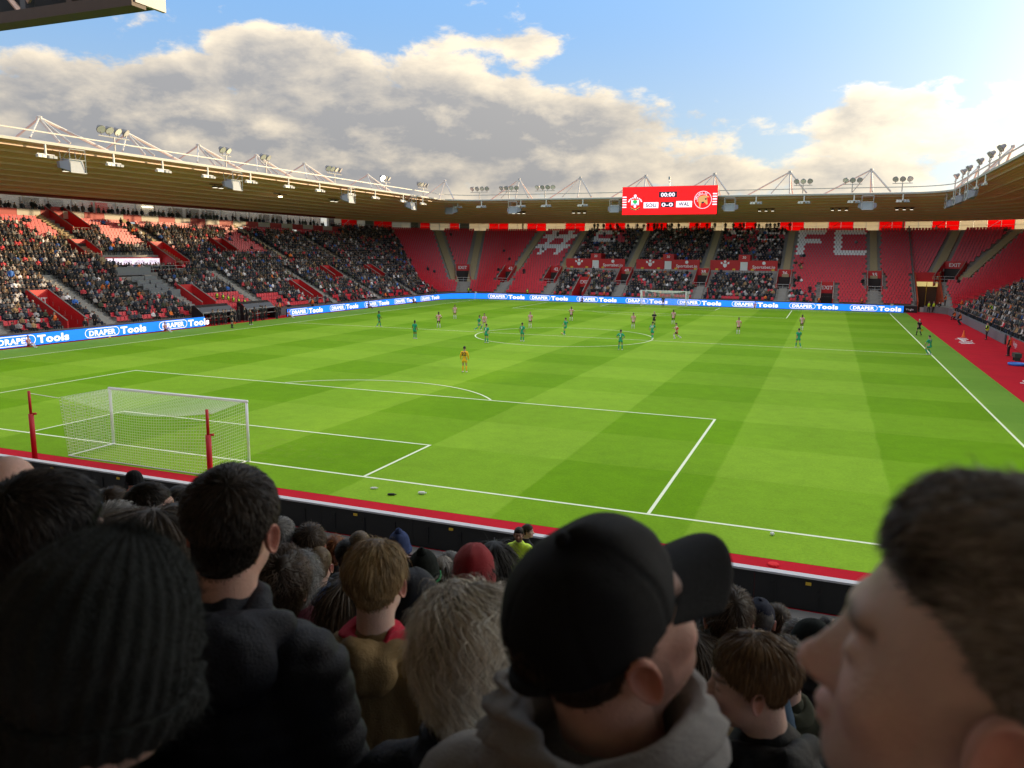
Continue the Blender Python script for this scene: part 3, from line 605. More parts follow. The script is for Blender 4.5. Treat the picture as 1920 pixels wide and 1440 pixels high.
mb = MB(); a, b = S(cu-7.5, 374), S(cu+7.5, 384); mb.poly([(a[0], a[1], b[2]), (b[0], a[1], b[2]), (b[0], a[1], a[2]), (a[0], a[1], a[2])]); disc(mb, S(cu, 366.5), 2.7*k1); disc(mb, S(cu, 386.6)+off(1), 2.4*k1, 10)
for q in np.linspace(.15, math.pi-.15, 9): disc(mb, S(cu, 378)+np.array((12.2*k1*math.cos(q), 0, 7.8*k1*math.sin(q))), 1.5*k1, 6)
sp(mb, 'home_crest', M_sw)
mb = MB(); disc(mb, S(cu, 377.5)+off(1), 3.6*k1, 12, kx=1.25); srect(mb, cu-.8, 377, cu+.8, 382, 2); sp(mb, 'crest_tree', M_sg)
mb = MB(); srect(mb, cu-7.3, 381.2, cu+7.3, 383.6, 1); sp(mb, 'crest_water', M_sbl)
mb = MB(); disc(mb, S(cu, 379), 15*k1, 14, -2.45, -.69, 12.2*k1, .95); disc(mb, S(cu, 366.5)+off(1), 1.1*k1, 6); sp(mb, 'crest_scroll', M_sk)
mb = MB()
for i, ch in enumerate('SOUTHAMPTON'):
    q = -2.36+i*.158; p = S(cu, 379)+off(2)+np.array((13.0*k1*.95*math.cos(q), 0, 13.9*k1*math.sin(q))); t = q+math.pi/2; put_text(mb, ch, p, (math.cos(t), 0, math.sin(t)), (-math.sin(t), 0, math.cos(t)), .16, center=True)
sp(mb, 'crest_name', M_sy)
cu = 1318.5; cv = 375.8
mb = MB(); disc(mb, S(cu, cv), 15.8*k1, 28, 0, 2*math.pi, 15.0*k1); disc(mb, S(cu, cv), 10.4*k1, 22, .5, 3.5, 9.9*k1)
for i, ch in enumerate('WALSALL FC'):
    q = 2.95-i*.215; p = S(cu, cv)+off(1)+np.array((11.2*k1*math.cos(q), 0, 11.2*k1*math.sin(q))); t = q-math.pi/2; put_text(mb, ch, p, (math.cos(t), 0, math.sin(t)), (-math.sin(t), 0, math.cos(t)), .26, center=True)
sp(mb, 'away_crest_ring', M_sw)
mb = MB()
mb.add([S(cu+a, cv+b)+off(1) for a, b in ((-5, -7), (2, -8.5), (8, -7.5), (12, -5), (7, -4.5), (8, 1), (4, 5), (-2, 4.5), (-3.5, 8), (-4, 14), (-6, 14), (-6.5, 8), (-8.5, 2), (-8.5, -3))], [tuple(range(14))]); mb.add([S(cu+a, cv+b)+off(1.5) for a, b in ((3, 4), (8, 1), (9, 8), (7, 9))], [(0, 1, 2, 3)])
sp(mb, 'crest_bird', M_sb)
mb = MB(); mb.add([S(cu+a, cv+b)+off(2) for a, b in ((3, -2), (7, -4), (6, 1))], [(0, 1, 2)]); mb.add([S(cu+a, cv+b)+off(2) for a, b in ((-3, 5), (1, 3), (3, 6), (-1, 7.5))], [(0, 1, 2, 3)]); sp(mb, 'crest_mark', M_sk)
mb = MB(); p = np.array(((sx0+sx1)/2, sy+.4, sz1)); mb.tube([p, p+(0, 0, 1.6)], .05, 5); mb.tube([p+(-.25, 0, .8), p+(.25, 0, .8)], .04, 4); mb.box(p+(-.1, 0, 1.4), (.35, .1, .5)); sp(mb, 'aerial', M_steel)
# back of the other screen, hung at the near end
ny = -7.1; ns = thing('screen_back', 'dark steel back of a big screen hung overhead, braced with brown girders', 'screen', (-1, ny, 15))
def nsp(mb, name, m): o = mb.build(name, m, ns); o.matrix_parent_inverse = Matrix.Translation((1, -ny, -15)); return o
nx0, nx1 = -9.2, 6.75
M_brn = mat('brown_girder', (.085, .055, .042), .6, .15, 3.)
mb = MB(); mb.box(((nx0+nx1)/2, ny+.75, 17.6), (nx1-nx0-.1, .3, 4.4)); nsp(mb, 'screen_housing', M_black)
mb = MB(); mb.box(((nx0+nx1)/2, ny, 15.35), (nx1-nx0, .5, .32)); nsp(mb, 'bottom_girder', M_brn)
for i, x in enumerate(np.linspace(nx0+.2, nx1-.6, 9)):
    mb = MB(); mb.box((x, ny, 17.6), (.22, .3, 4.2)); nsp(mb, 'post', M_brn if i % 2 else mat('grey_post', (.12, .12, .13), .5, metal=.3))
for i, x in enumerate(np.linspace(nx0+.2, nx1-4.6, 4)):
    mb = MB(); mb.tube([(x, ny-.05, 19.2), (x+3.7, ny-.05, 15.5)] if i % 2 == 0 else [(x, ny-.05, 15.5), (x+3.7, ny-.05, 19.2)], .09, 5); nsp(mb, 'brace', M_purl)
mb = MB(); mb.box((nx1-.02, ny+.4, 17.6), (.12, 1.1, 4.6)); nsp(mb, 'end_plate', M_steelw)
# ------------------------------------------------------------ advertising boards
M_led = emit('led_blue', (.012, .19, .95), .95); M_ledw = emit('led_lettering', (.95, .80, .95), .9); M_bk = M_black
def board(a, b, h, lab, grp, text=True, tilt=.0, flip=False, w0=None):
    """LED board from ground point a to b facing left of a->b; one DRAPER Tools unit"""
    a = np.array((*a, 0.)); b = np.array((*b, 0.)); d = b-a; ln = np.linalg.norm(d); e = d/ln; n = np.array((e[1], -e[0], 0)); up = np.array((0, 0, 1.))
    root = thing('advertising_board', lab, 'board', a, group=grp); e0 = np.zeros(3)
    mb = MB(); mb.poly([e0+up*.05, e*ln+up*.05, e*ln+up*h, e0+up*h], -n*.18); mb.build('casing', M_bk, root)
    mb = MB(); q = n*.012; mb.poly([q+up*.08, q+e*ln+up*.08, q+e*ln+up*(h-.03), q+up*(h-.03)], -n*.01); mb.build('led_face', M_led, root)
    if text:
        q = n*.02; x0 = ln*.06 if w0 is None else w0; W1, W2 = 3.9, 3.15
        mb = MB(); put_text(mb, 'DRAPER', q+e*(x0+.45)+up*.30*h, e, up, .44*h, bold=.05, width=W1-.9); mb.build('word', M_ledw, root)
        mb = MB(); r = .39*h; th = .055*h; c0, c1 = x0+r, x0+W1-r; P = []
        for t in np.linspace(math.pi/2, 3*math.pi/2, 9): P.append((c0+r*math.cos(t), .52*h+r*math.sin(t)))
        for t in np.linspace(-math.pi/2, math.pi/2, 9): P.append((c1+r*math.cos(t), .52*h+r*math.sin(t)))
        cx = (c0+c1)/2; inn = [(x+(th if x < cx else -th)*min(1, abs(x-(c0 if x < cx else c1))/r+.0), .52*h+(z-.52*h)*(1-th/r)) for x, z in P]
        P.append(P[0]); inn.append(inn[0])
        mb.sheet([[q+e*x+up*z for x, z in P], [q+e*x+up*z for x, z in inn]]); mb.build('outline', M_ledw, root)
        mb = MB(); put_text(mb, 'Tools', q+e*(x0+W1+.15)+up*.22*h, e, up, .60*h, bold=.06, width=W2); mb.build('word', M_ledw, root)
    return root
BL, BH = -39.5, 1.12
gl = 'blue DRAPER Tools boards before the glass-box stand'
for y0, y1 in ((10.0, 19.1), (19.1, 28.0), (28.0, 36.9), (36.9, 44.0)): board((BL, y0), (BL, y1), BH, 'blue LED board reading DRAPER Tools between the touchline and the press desks', gl, w0=.55)
gl2 = 'blue DRAPER Tools boards beyond the dugouts'
for y0, y1 in ((58.6, 67.5), (67.5, 76.4), (76.4, 85.2), (85.2, 94.0), (94.0, 101.5)): board((BL, y0), (BL, y1), 1.05, 'blue LED board reading DRAPER Tools in the run beyond the dugouts', gl2, w0=.5)
cp = [(BL+6.6-6.6*math.cos(t), 101.5+6.6*math.sin(t)) for t in np.linspace(0, math.pi/2, 4)]
for i in range(3): board(cp[i], cp[i+1], 1.05, 'plain blue LED board bending round the corner flag', 'blue corner boards', text=False)
gf = 'blue DRAPER Tools boards behind the goal under the scoreboard'
xs = [-32.9, -24.9, -16.1, -7.3, 1.5, 10.4, 19.3, 28.2, 36.0]; 
for i in range(8): board((xs[i], 108.1), (xs[i+1], 108.1), 1.1, 'blue LED board reading DRAPER Tools in the straight run under the scoreboard', gf, w0=.1 if i == 0 else .3)
o = thing('advertising_board', 'short black board with white lettering beside the tunnel mouth', 'board', (36.1, 109.4, 0)); mb = MB(); mb.box((.95, 0, .5), (1.9, .2, 1.)); mb.build('casing', M_black, o); mb = MB(); put_text(mb, 'Virgin', (.3, -.11, .35), (1, 0, 0), (0, 0, 1), .32); mb.build('word', M_lw, o)
# black backs of the near boards with yellow tags
for k, x in enumerate(np.arange(-30.4, 39, 3.2)):
    o = thing('board_back', 'black back of an LED board with yellow tags along the red turf strip', 'board', (x, -5.55, 0), group='black board backs along the red strip')
    mb = MB(); mb.box((1.6, .05, .42), (3.19, .16, .80)); mb.build('casing', M_black, o)
    mb = MB(); mb.box((1.6, .05, .85), (3.2, .22, .05)); mb.build('top_strip', mat('pale_strip', (.55, .55, .58), .5, .1, 3.), o)
    mb = MB(); mb.box((1.25, -.05, .70), (.13, .03, .07)); mb.build('tag', M_yel, o)
    for j in range(3): mb = MB(); mb.box((.5+j*1.05, -.045, .4), (.03, .025, .5)); mb.box((.45+j*1.05, -.045, .55-.1*j), (.09, .02, .10)); mb.build('hinge', M_black if (k+j) % 4 else M_grey, o)
# ------------------------------------------------------------ goals
M_net = mat('net_cord', (.92, .94, .88), .8)
M_post = mat('goal_frame_white', (.93, .93, .93), .35)
def goal(y0, sg, lab, fine, dep=2.3):
    root = thing('goal', lab, 'goal', (0, y0, 0)); w, h = 3.66, 2.44; r = .06
    for s in (-1, 1): mb = MB(); mb.tube([(s*(w+r), 0, 0), (s*(w+r), 0, h+r)], r, 10); mb.build('post', M_post, root, True)
    mb = MB(); mb.tube([(-w-2*r, 0, h+r), (w+2*r, 0, h+r)], r, 10); mb.build('crossbar', M_post, root, True)
    mb = MB(); b = -sg*dep
    mb.tube([(-w, 0, .03), (-w, b, .03), (w, b, .03), (w, 0, .03)], .03, 5); mb.build('ground_bar', M_post, root)
    st = fine; t = .0085 if fine < .2 else .022; H = h+.06
    def sag(u, v): return .22*math.sin(math.pi*min(max(u, 0), 1))*math.sin(math.pi*v)
    def top(x, q):                                                       # q 0 at bar, 1 at back
        s_ = (x+w)/(2*w); return (x*(1+.10*q*abs(x)/w), -sg*dep*q*.97, H-.05*q-sag(s_, q*.6+.2)*(.9 if q > 0 else 0)*q-(.30*q*math.sin(math.pi*s_) if True else 0))
    def back(x, q):
        a = top(x, 1); return (x*(1+.10*(1-q)*abs(x)/w), -sg*dep*(.97+.03*q), a[2]*(1-q)+.04*q)
    def side(s, q, z):
        tz = top(s*w, q)[2]; return (s*w*(1+.10*q*(1-z)), -sg*dep*q*(.97+.03*z)+0, tz*(1-z)+.04*z)
    def cords(fn, us, vs, name):
        V = []; F = []; n = 0
        for fix, mov, sw in ((us, np.linspace(vs[0], vs[-1], 9), 0), (vs, np.linspace(us[0], us[-1], 25 if name != 'side_net' else 9), 1)):
            for a in fix:
                P = np.array([fn(a, m) if not sw else fn(m, a) for m in mov]); T = np.gradient(P, axis=0); T /= np.linalg.norm(T, axis=1)[:, None]
                c = np.cross(T, (0, 0, 1.)); bad = np.linalg.norm(c, axis=1) < .2; c[bad] = (1, 0, 0); c /= np.linalg.norm(c, axis=1)[:, None]; d = np.cross(T, c)
                for k in range(3): V.append(P+t*(math.cos(k*2.094)*c+math.sin(k*2.094)*d)*.6)
                m_ = len(P)
                for i in range(m_-1):
                    for k in range(3): F.append((n+k*m_+i, n+((k+1) % 3)*m_+i, n+((k+1) % 3)*m_+i+1, n+k*m_+i+1))
                n += 3*m_
        o = link(name, npmesh(name, np.concatenate(V), np.array(F), M_net), root); return o
    xs_ = np.arange(-w, w+.01, 2*w/round(2*w/st)); zs = np.linspace(0, 1, int(h/st)+1); qs = np.linspace(0, 1, int(dep/st)+1)
    cords(top, xs_, qs, 'roof_net'); cords(back, xs_, zs, 'back_net')
    for s in (-1, 1): cords(lambda q, z, s=s: side(s, q, z), qs, zs, 'side_net')
    return root
goal(-.0, 1, 'white goal with a deep white net, red net posts standing behind it', .125); goal(L, -1, 'small white goal frame before the blue boards under the scoreboard', .22)
for x, y, lab in ((-4.46, -3.2, 'slim red net post standing clear of the white goal net'), (4.68, -3.2, 'slim red net post in front of the white goal net')):
    o = thing('net_post', lab, 'post', (x, y, 0)); mb = MB(); mb.tube([(0, 0, 0), (0, 0, 1.9)], .10, 8); mb.build('padding', mat('red_padding', (.55, .012, .022), .5, .1, 6.), o, True); mb = MB(); mb.tube([(0, 0, 1.9), (0, 0, 2.84)], .055, 8); mb.tube([(.05, .05, 1.9), (.16, .12, 1.9)], .05, 5); mb.build('pole', M_red, o, True)
    mb = MB(); s = -1 if x < 0 else 1; mb.tube([(0, 0, 2.75), (s*4.0-x, .95, 2.42)], .012, 3); mb.build('net_rope', M_white, o)
mb = MB(); mb.tube([(0, 0, 0), (0, 0, 3.)], .06, 6); o = mb.build('net_post', M_red); o.location = (6.6, 108.9, 0); tag(o, 'thin red post behind the goal under the scoreboard', 'post')
for x, y, lab in ((-34, 105, 'white corner flag where the blue boards bend'), (34, 105, 'white corner flag beside the red track and tunnel')):
    o = thing('corner_flag', lab, 'flag', (x, y, 0)); mb = MB(); mb.tube([(0, 0, 0), (0, 0, 1.5)], .025, 6); mb.build('pole', M_white, o); mb = MB(); mb.poly([(0, 0, 1.5), (.35, .05, 1.45), (.33, .1, 1.2), (0, 0, 1.15)]); mb.build('pennant', M_white, o)
# ------------------------------------------------------------ seats and crowd
seats = {k: [] for k in STAND}                                           # x, y, z floor, facing angle, row
for part in STAND:
    for i in range(ROWS[part]):
        d = i*RD+.52; P = bowl(d, part, y0=6., y1=48., nseg=25); C = np.array([p for p, _ in P]); N = np.array([n for _, n in P])
        s = np.concatenate([[0], np.cumsum(np.linalg.norm(np.diff(C, axis=0), axis=1))])
        for q in np.arange(.3, s[-1]-.2, .5):
            x, y = np.interp(q, s, C[:, 0]), np.interp(q, s, C[:, 1]); nx_, ny_ = np.interp(q, s, N[:, 0]), np.interp(q, s, N[:, 1])
            seats[part].append((x, y, floor_z(i), math.atan2(-ny_, -nx_), i))
    seats[part] = np.array(seats[part]); seats[part] = seats[part][~inside(EXC[part], seats[part][:, :2], .22)]
def letter(x, i):
    r = i
    def bx(x0, x1, r0, r1): return x0 <= x <= x1 and r0 <= r <= r1
    for k in (-1, 1):
        c = -27.4+k*1.75+(r-23)*.03
        if 17 <= r <= 28 and abs(x-c) < .6: return True
    if bx(-31, -24, 24.5, 26.3) or bx(-31.2, -24.2, 19.4, 21.2): return True
    for x0, pat in ((-20.5, 'S'), (6., 'T'), (12., 'S'), (19.3, 'F'), (25.6, 'C')):
        if not x0 <= x <= x0+5.3: continue
        u, v = (x-x0)/5.2, (28.8-r)/11.6
        if v < 0 or v > 1: continue
        if pat == 'F' and (u < .25 or (v < .2 and u < .9) or (.38 < v < .58 and u < .8)): return True
        if pat == 'C' and ((v < .2 or v > .80) or u < .25): return True
        if pat == 'T' and (v < .2 or .38 < u < .62): return True
        if pat == 'S' and (v < .2 or .40 < v < .6 or v > .8 or (v < .5 and u < .25) or (v > .5 and u > .75)): return True
    return False
cr = np.random.default_rng(11)
def occ(part, x, y, i):
    d = i*RD
    if part == 'left':
        if 49.2 < y < 53.6+(24-d)*.05 and 14.6 < d < 23.5: return .05
        if 39.5 < y < 44.6 and 16.5 < d < 20.5: return .2
        if 67.5 < y < 76 and d > 13 and d-13 < (y-66)*.9: return .06
        if 45.5 < y < 58 and d < 4: return .0 if y > 47.5 else .5
        if 58 < y < 64 and d < 3.2: return .1
        if d > 19.6: return .0 if d > 20.4 else .5
        if d < .9: return .45
        if d < 2.4: return .8
        return .965
    if part == 'right': return .96 if y < 101-.2*d else .5 if y < 103 else .02
    if x < -36 and y-abs(x) < 61: return .96
    if -22.2 < x < 17.5:
        if 5 < x and i > 23.5: return .42 if i < 29 else .7
        if -20 < x < -13.4 and i > 22.5: return .2
        if i == 0: return .4
        return .95
    if 18.8 < x < 21.5 and i in (12, 13, 14, 17, 5, 6, 7): return .35
    if 19 < x < 24 and i < 4: return .4
    return .006
def mkbox(c, s, tilt=0.):
    mb = MB(); mb.box((0, 0, 0), s); v = mb.v[0]; k, q = math.cos(tilt), math.sin(tilt); v = v@np.array([[1, 0, 0], [0, k, q], [0, -q, k]]); return v+np.array(c), mb.f
def join(parts):
    V = []; F = []; n = 0
    for v, f in parts: V.append(v); F += [tuple(j+n for j in q) for q in f]; n += len(v)
    return np.concatenate(V), np.array(F)
seat_t = join([mkbox((0, .0, .42), (.42, .40, .05), .12), mkbox((0, -.20, .64), (.42, .05, .40), .18)])
def scatter(T, pos, ang, scale=None):
    V, F = T; n = len(pos); c, s = np.cos(ang-math.pi/2), np.sin(ang-math.pi/2)
    R = np.zeros((n, 3, 3)); R[:, 0, 0] = c; R[:, 0, 1] = -s; R[:, 1, 0] = s; R[:, 1, 1] = c; R[:, 2, 2] = 1
    if scale is not None: R *= scale[:, None, None]
    W_ = np.einsum('nij,kj->nki', R, V)+pos[:, None, :]
    FF = (F[None]+(np.arange(n)*len(V))[:, None, None]).reshape(-1, F.shape[1]); return W_.reshape(-1, 3), FF
def ring_loft(rings, n):                                                # rings: (cx, cy, cz, rx, ry); quads, open ends closed by tiny rings
    V = []; F = []
    for cx, cy, cz, rx, ry in rings:
        t = np.arange(n)*2*math.pi/n+math.pi/n; V.append(np.stack([cx+rx*np.cos(t), cy+ry*np.sin(t), np.full(n, cz)], 1))
    for i in range(len(rings)-1):
        for j in range(n): F.append((i*n+j, i*n+(j+1) % n, (i+1)*n+(j+1) % n, (i+1)*n+j))
    return np.concatenate(V), F
def limb(p0, p1, r0, r1, n=5):
    mb = MB(); mb.tube([p0, p1], [r0, r1], n, cap=False); return mb.v[0], mb.f
def spectator(hi, pose, far=False):
    """seated or standing spectator, facing +y; region per vertex: 0 skin, 1 hair, 2 coat, 3 trousers"""
    n = 10 if hi else 5 if far else 6; sit = pose == 0; h0 = .45 if sit else .86; P = []; G = []
    lean = .0 if not sit else .05
    tor = [(0, lean*0, h0-.05, .15, .11), (0, .0, h0+.12, .19, .14), (0, .01, h0+.34, .225, .15), (0, .02, h0+.46, .20, .13), (0, .03, h0+.535, .09, .08), (0, .035, h0+.57, .06, .06)]
    if far: tor = [tor[i] for i in (0, 2, 3, 5)]
    v, f = ring_loft(tor, n); P.append((v, f)); G.append(np.full(len(v), 2))
    hz = h0+.685; hd = [(0, .045, hz-.125, .03, .035), (0, .055, hz-.09, .06, .07), (0, .045, hz-.02, .078, .095), (0, .035, hz+.06, .078, .098), (0, .03, hz+.11, .05, .065), (0, .03, hz+.128, .005, .005)]
    if not hi: hd = [hd[i] for i in (0, 2, 3, 5)]
    v, f = ring_loft(hd, n+2 if hi else 5); P.append((v, f)); G.append(np.where((v[:, 2] > hz+.045) | ((v[:, 1] < .03) & (v[:, 2] > hz-.08)), 1, 0))
    for s in (-1, 1):
        m = n-2 if hi else 3
        if sit:
            v, f = limb((s*.10, .03, h0+.02), (s*.11, .42, h0+.03), .095, .07, m); P.append((v, f)); G.append(np.full(len(v), 3))
            v, f = limb((s*.11, .42, h0+.05), (s*.11, .44, .02), .07, .05, m); P.append((v, f)); G.append(np.full(len(v), 3))
            v, f = limb((s*.22, .0, h0+.45), (s*.25, .09, h0+.19), .07, .055, m); P.append((v, f)); G.append(np.full(len(v), 2))
            v, f = limb((s*.25, .07, h0+.20), (s*.07, .30, h0+.14), .055, .04, m); P.append((v, f)); G.append(np.full(len(v), 2))
            if far: continue
            v, f = limb((s*.09, .28, h0+.14), (s*.03, .34, h0+.13), .038, .03, m); P.append((v, f)); G.append(np.full(len(v), 0))
        else:
            v, f = limb((s*.095, 0, h0), (s*.10, .0, .02), .10, .06, m); P.append((v, f)); G.append(np.full(len(v), 3))
            v, f = limb((s*.22, .0, h0+.45), (s*.27, .02, h0+.14), .07, .055, m); P.append((v, f)); G.append(np.full(len(v), 2))
            v, f = limb((s*.27, .02, h0+.16), (s*.22, .14, h0-.04), .055, .045, m); P.append((v, f)); G.append(np.full(len(v), 2))
            v, f = limb((s*.22, .13, h0-.02), (s*.20, .17, h0-.12), .04, .03, m); P.append((v, f)); G.append(np.full(len(v), 0))
    V, F = join(P); return V, F, np.concatenate(G)
COATS = [((.012, .012, .014), .34, 'black'), ((.018, .022, .035), .17, 'navy'), ((.05, .05, .052), .12, 'charcoal'), ((.13, .13, .13), .10, 'grey'), ((.035, .04, .022), .06, 'olive'), ((.09, .055, .03), .05, 'brown'), ((.35, .32, .30), .08, 'pale'), ((.42, .04, .05), .05, 'red'), ((.55, .52, .52), .03, 'white'), ((.03, .09, .28), .025, 'blue'), ((.24, .15, .07), .03, 'tan'), ((.55, .13, .02), .01, 'orange')]
HAIRS = [((.012, .009, .007), .34, 'dark hair'), ((.05, .028, .014), .18, 'brown hair'), ((.20, .19, .18), .20, 'grey hair'), ((.40, .39, .37), .06, 'white hair'), ((.014, .014, .016), .15, 'a black hat'), ((.40, .02, .03), .03, 'a red hat'), ((.22, .13, .05), .04, 'fair hair')]
SKINS = [(.52, .32, .23), (.60, .39, .29), (.44, .26, .18), (.66, .45, .35)]
def pick(tab, n): p = np.array([t[1] for t in tab]); return cr.choice(len(tab), n, p=p/p.sum())
def paint(G, ci, hi_, sk, n):                                           # per-vertex colours for n people
    ca = np.array([c[0] for c in COATS])[ci]*cr.uniform(.9, 2.2, (n, 1)); ha = np.array([c[0] for c in HAIRS])[hi_]; sa = np.array(SKINS)[sk]*cr.uniform(.8, 1.1, (n, 1)); tr = np.where(cr.random((n, 1)) < .4, np.array([[.02, .028, .05]]), np.array([[.015, .015, .016]]))*cr.uniform(.7, 1.5, (n, 1))
    A = np.stack([sa, ha, ca, tr], 1); return A[:, G].reshape(-1, 3)
M_crowd = mat('clothing_and_skin', (.1, .1, .1), .85, attr=True)
crowd_pos = []                                                          # every occupied place
for part in STAND:
    S_ = seats[part]; o = np.array([cr.random() < occ(part, x, y, i) for x, y, z, a, i in S_])
    wh = np.array([part == 'far' and letter(x, i) for x, y, z, a, i in S_])
    for m, nm, sel in ((M_seat, 'seat_rows', ~o & ~wh), (M_seatw, 'white_seat_rows', ~o & wh)):
        if sel.any():
            V, F = scatter(seat_t, S_[sel][:, :3], S_[sel][:, 3]); ob = link(nm, npmesh(nm, V, F, m), STAND[part]); ob.matrix_parent_inverse = Matrix.Translation(-STAND[part].location); ob['kind'] = 'stuff'
    Q = S_[o]; crowd_pos.append(np.column_stack([Q, np.full(len(Q), {'left': 0, 'far': 1, 'right': 2}[part])]))
# standing onlookers on the gallery of the boxes and along the back rail under the panels
gal = [(xb-.5+cr.uniform(-.25, .25), y+cr.uniform(-.25, .25), 12.45+cr.uniform(-.2, .15), 0., 99, 0) for y in np.arange(21, 104, .55) if cr.random() < .72]
back = [(x+cr.uniform(-.15, .15), YF+24.3, floor_z(ND), -math.pi/2, 98, 1) for x in np.arange(-21, 18, .7) if cr.random() < .5]
plat = [(XL-d_, y+cr.uniform(-.1, .1), 5.65, 0., 50, 0) for d_ in (10.3, 11.2, 12.0) for y in np.arange(45.2, 53.4, .55) if cr.random() < .75]
CP = np.concatenate(crowd_pos+[np.array(plat), np.array(gal), np.array(back)])
pose = ((CP[:, 4] > 90) | (cr.random(len(CP)) < .05)).astype(int)
dist = np.linalg.norm(CP[:, :3]-CAM, axis=1)
rel = CP[:, :3]-CAM; uu = 960+FPX*(rel@AR)/(rel@AF); inview = (uu > -5) & (uu < 1925)
order = np.argsort(np.where(inview, dist, 1e9)); IND = order[:215]       # the ones that show largest become people of their own
ind_mask = np.zeros(len(CP), bool); ind_mask[IND] = True
fwd = {0: 0.0}
CP[:, 3] += cr.normal(0, .22, len(CP)); CP[:, :2] += cr.normal(0, .035, (len(CP), 2))
for k, nm, lab in ((0, 'left', 'dense crowd seated in the stand with glass boxes'), (1, 'far', 'dense crowd seated in the stand under the scoreboard'), (2, 'right', 'dense crowd seated beside the red track')):
    Vs, Fs, Cs, n0 = [], [], [], 0
    for ps in (0, 1):
        sel = (CP[:, 5] == k) & (pose == ps) & ~ind_mask; n = sel.sum()
        if not n: continue
        V, F, G = spectator(False, ps, k == 1); pos = CP[sel][:, :3].copy(); pos[:, :2] -= np.stack([np.cos(CP[sel][:, 3]), np.sin(CP[sel][:, 3])], 1)*.12*(1-ps)
        W_, FF = scatter((V, F), pos, CP[sel][:, 3], cr.uniform(.9, 1.06, n)); Vs.append(W_); Fs.append(FF+n0); n0 += len(W_)
        ci = pick(COATS, n); hi_ = pick(HAIRS, n)
        if ps == 1: ci[:] = cr.integers(0, 3, n); hi_[:] = 0
        Cs.append(paint(G, ci, hi_, cr.integers(0, 4, n), n))
    tag(link('crowd', npmesh('crowd', np.concatenate(Vs), np.concatenate(Fs), M_crowd, np.concatenate(Cs), True)), lab, 'crowd', kind='stuff')
ind_mesh = {}
for j in IND:
    x, y, z, a, i, k = CP[j]; ps = int(pose[j]); ci = int(pick(COATS, 1)[0]); h = int(pick(HAIRS, 1)[0])
    if (ps, ci, h) not in ind_mesh:
        V, F, G = spectator(True, ps); ind_mesh[ps, ci, h] = npmesh('person', V, F, M_crowd, paint(G, np.array([ci]), np.array([h]), np.array([(ci+h) % 4]), 1), True)
    o = link('person', ind_mesh[ps, ci, h], None, (x-math.cos(a)*.12*(1-ps), y-math.sin(a)*.12*(1-ps), z), a-math.pi/2); s = float(cr.uniform(.92, 1.05)); o.scale = (s, s, s)
    place = 'on the gallery before the glass boxes' if i == 99 else ('among the seats of the glass-box stand' if k == 0 else 'among the seats beside the red track')
    lab = f"spectator in {COATS[ci][2]} coat with {HAIRS[h][2]} {'standing' if ps else 'seated'} {place}"
    tag(o, lab, 'person', lab.replace('spectator', 'spectators'))
print('crowd', len(CP), 'seats', {k: len(v) for k, v in seats.items()})
# ------------------------------------------------------------ shaded stand around the camera
near = thing('grandstand', 'shaded grandstand behind the goal where dark-coated spectators stand', 'grandstand', (10, -9.4, 0))
def near_part(mb, name, m, smooth=False): o = mb.build(name, m, near, smooth); o.matrix_parent_inverse = Matrix.Translation((-10, 9.4, 0)); return o
mb = MB(); prof = []
for k in range(18, -16, -1): y0 = -24.6+.8*k; z = 6.42-.3*k; prof += [(y0+.8, z), (y0, z)]
prof = [(-9.4, -.02)]+prof+[(-37.4, -.02)]
mb.sheet([[(x, y, z) for x in (-40., 46.)] for y, z in prof]); near_part(mb, 'terrace', mat('dirty_concrete', (.26, .255, .25), .9, .25, 2.))
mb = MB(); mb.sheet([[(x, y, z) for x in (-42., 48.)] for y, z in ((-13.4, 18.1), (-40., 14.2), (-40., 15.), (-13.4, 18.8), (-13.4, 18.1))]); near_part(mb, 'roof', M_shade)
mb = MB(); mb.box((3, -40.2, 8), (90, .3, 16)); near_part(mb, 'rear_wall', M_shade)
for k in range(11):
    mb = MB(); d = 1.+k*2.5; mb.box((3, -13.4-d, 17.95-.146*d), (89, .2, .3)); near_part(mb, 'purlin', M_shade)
S2 = []
for k in range(-6, 19):
    for x in np.arange(-8, 40, .5):
        y = -24.6+.8*k+.2; S2.append((x, y, 6.42-.3*k))
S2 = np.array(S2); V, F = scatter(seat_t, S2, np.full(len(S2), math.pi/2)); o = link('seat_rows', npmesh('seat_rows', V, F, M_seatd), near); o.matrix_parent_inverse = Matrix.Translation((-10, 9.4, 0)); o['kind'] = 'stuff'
# ------------------------------------------------------------ players, officials, stewards
SKM = {'a': mat('light_skin', (.52, .31, .22), .6), 'b': mat('deep_skin', (.13, .07, .045), .6), 'c': mat('medium_skin', (.38, .22, .15), .6)}
_sk_cache = {}
def skinned(name, verts, edges, radii, m, parent, root=0):
    key = (name, m.name, repr(verts))
    if key in _sk_cache: return link(name, _sk_cache[key], parent)
    me = bpy.data.meshes.new(name); me.from_pydata([tuple(map(float, v)) for v in verts], edges, []); ob = bpy.data.objects.new(name, me); COL.objects.link(ob)
    md = ob.modifiers.new('s', 'SKIN'); md.use_smooth_shade = True
    sv = me.skin_vertices[0].data
    for i, r in enumerate(radii): sv[i].radius = (r, r) if np.isscalar(r) else r; sv[i].use_root = i == root
    sb = ob.modifiers.new('d', 'SUBSURF'); sb.levels = 1; sb.render_levels = 1
    ob.hide_render = False; dg = bpy.context.evaluated_depsgraph_get(); me2 = bpy.data.meshes.new_from_object(ob.evaluated_get(dg)); bpy.data.objects.remove(ob); bpy.data.meshes.remove(me)
    me2.materials.clear(); me2.materials.append(m); me2.polygons.foreach_set('use_smooth', [True]*len(me2.polygons)); _sk_cache[key] = me2; return link(name, me2, parent)
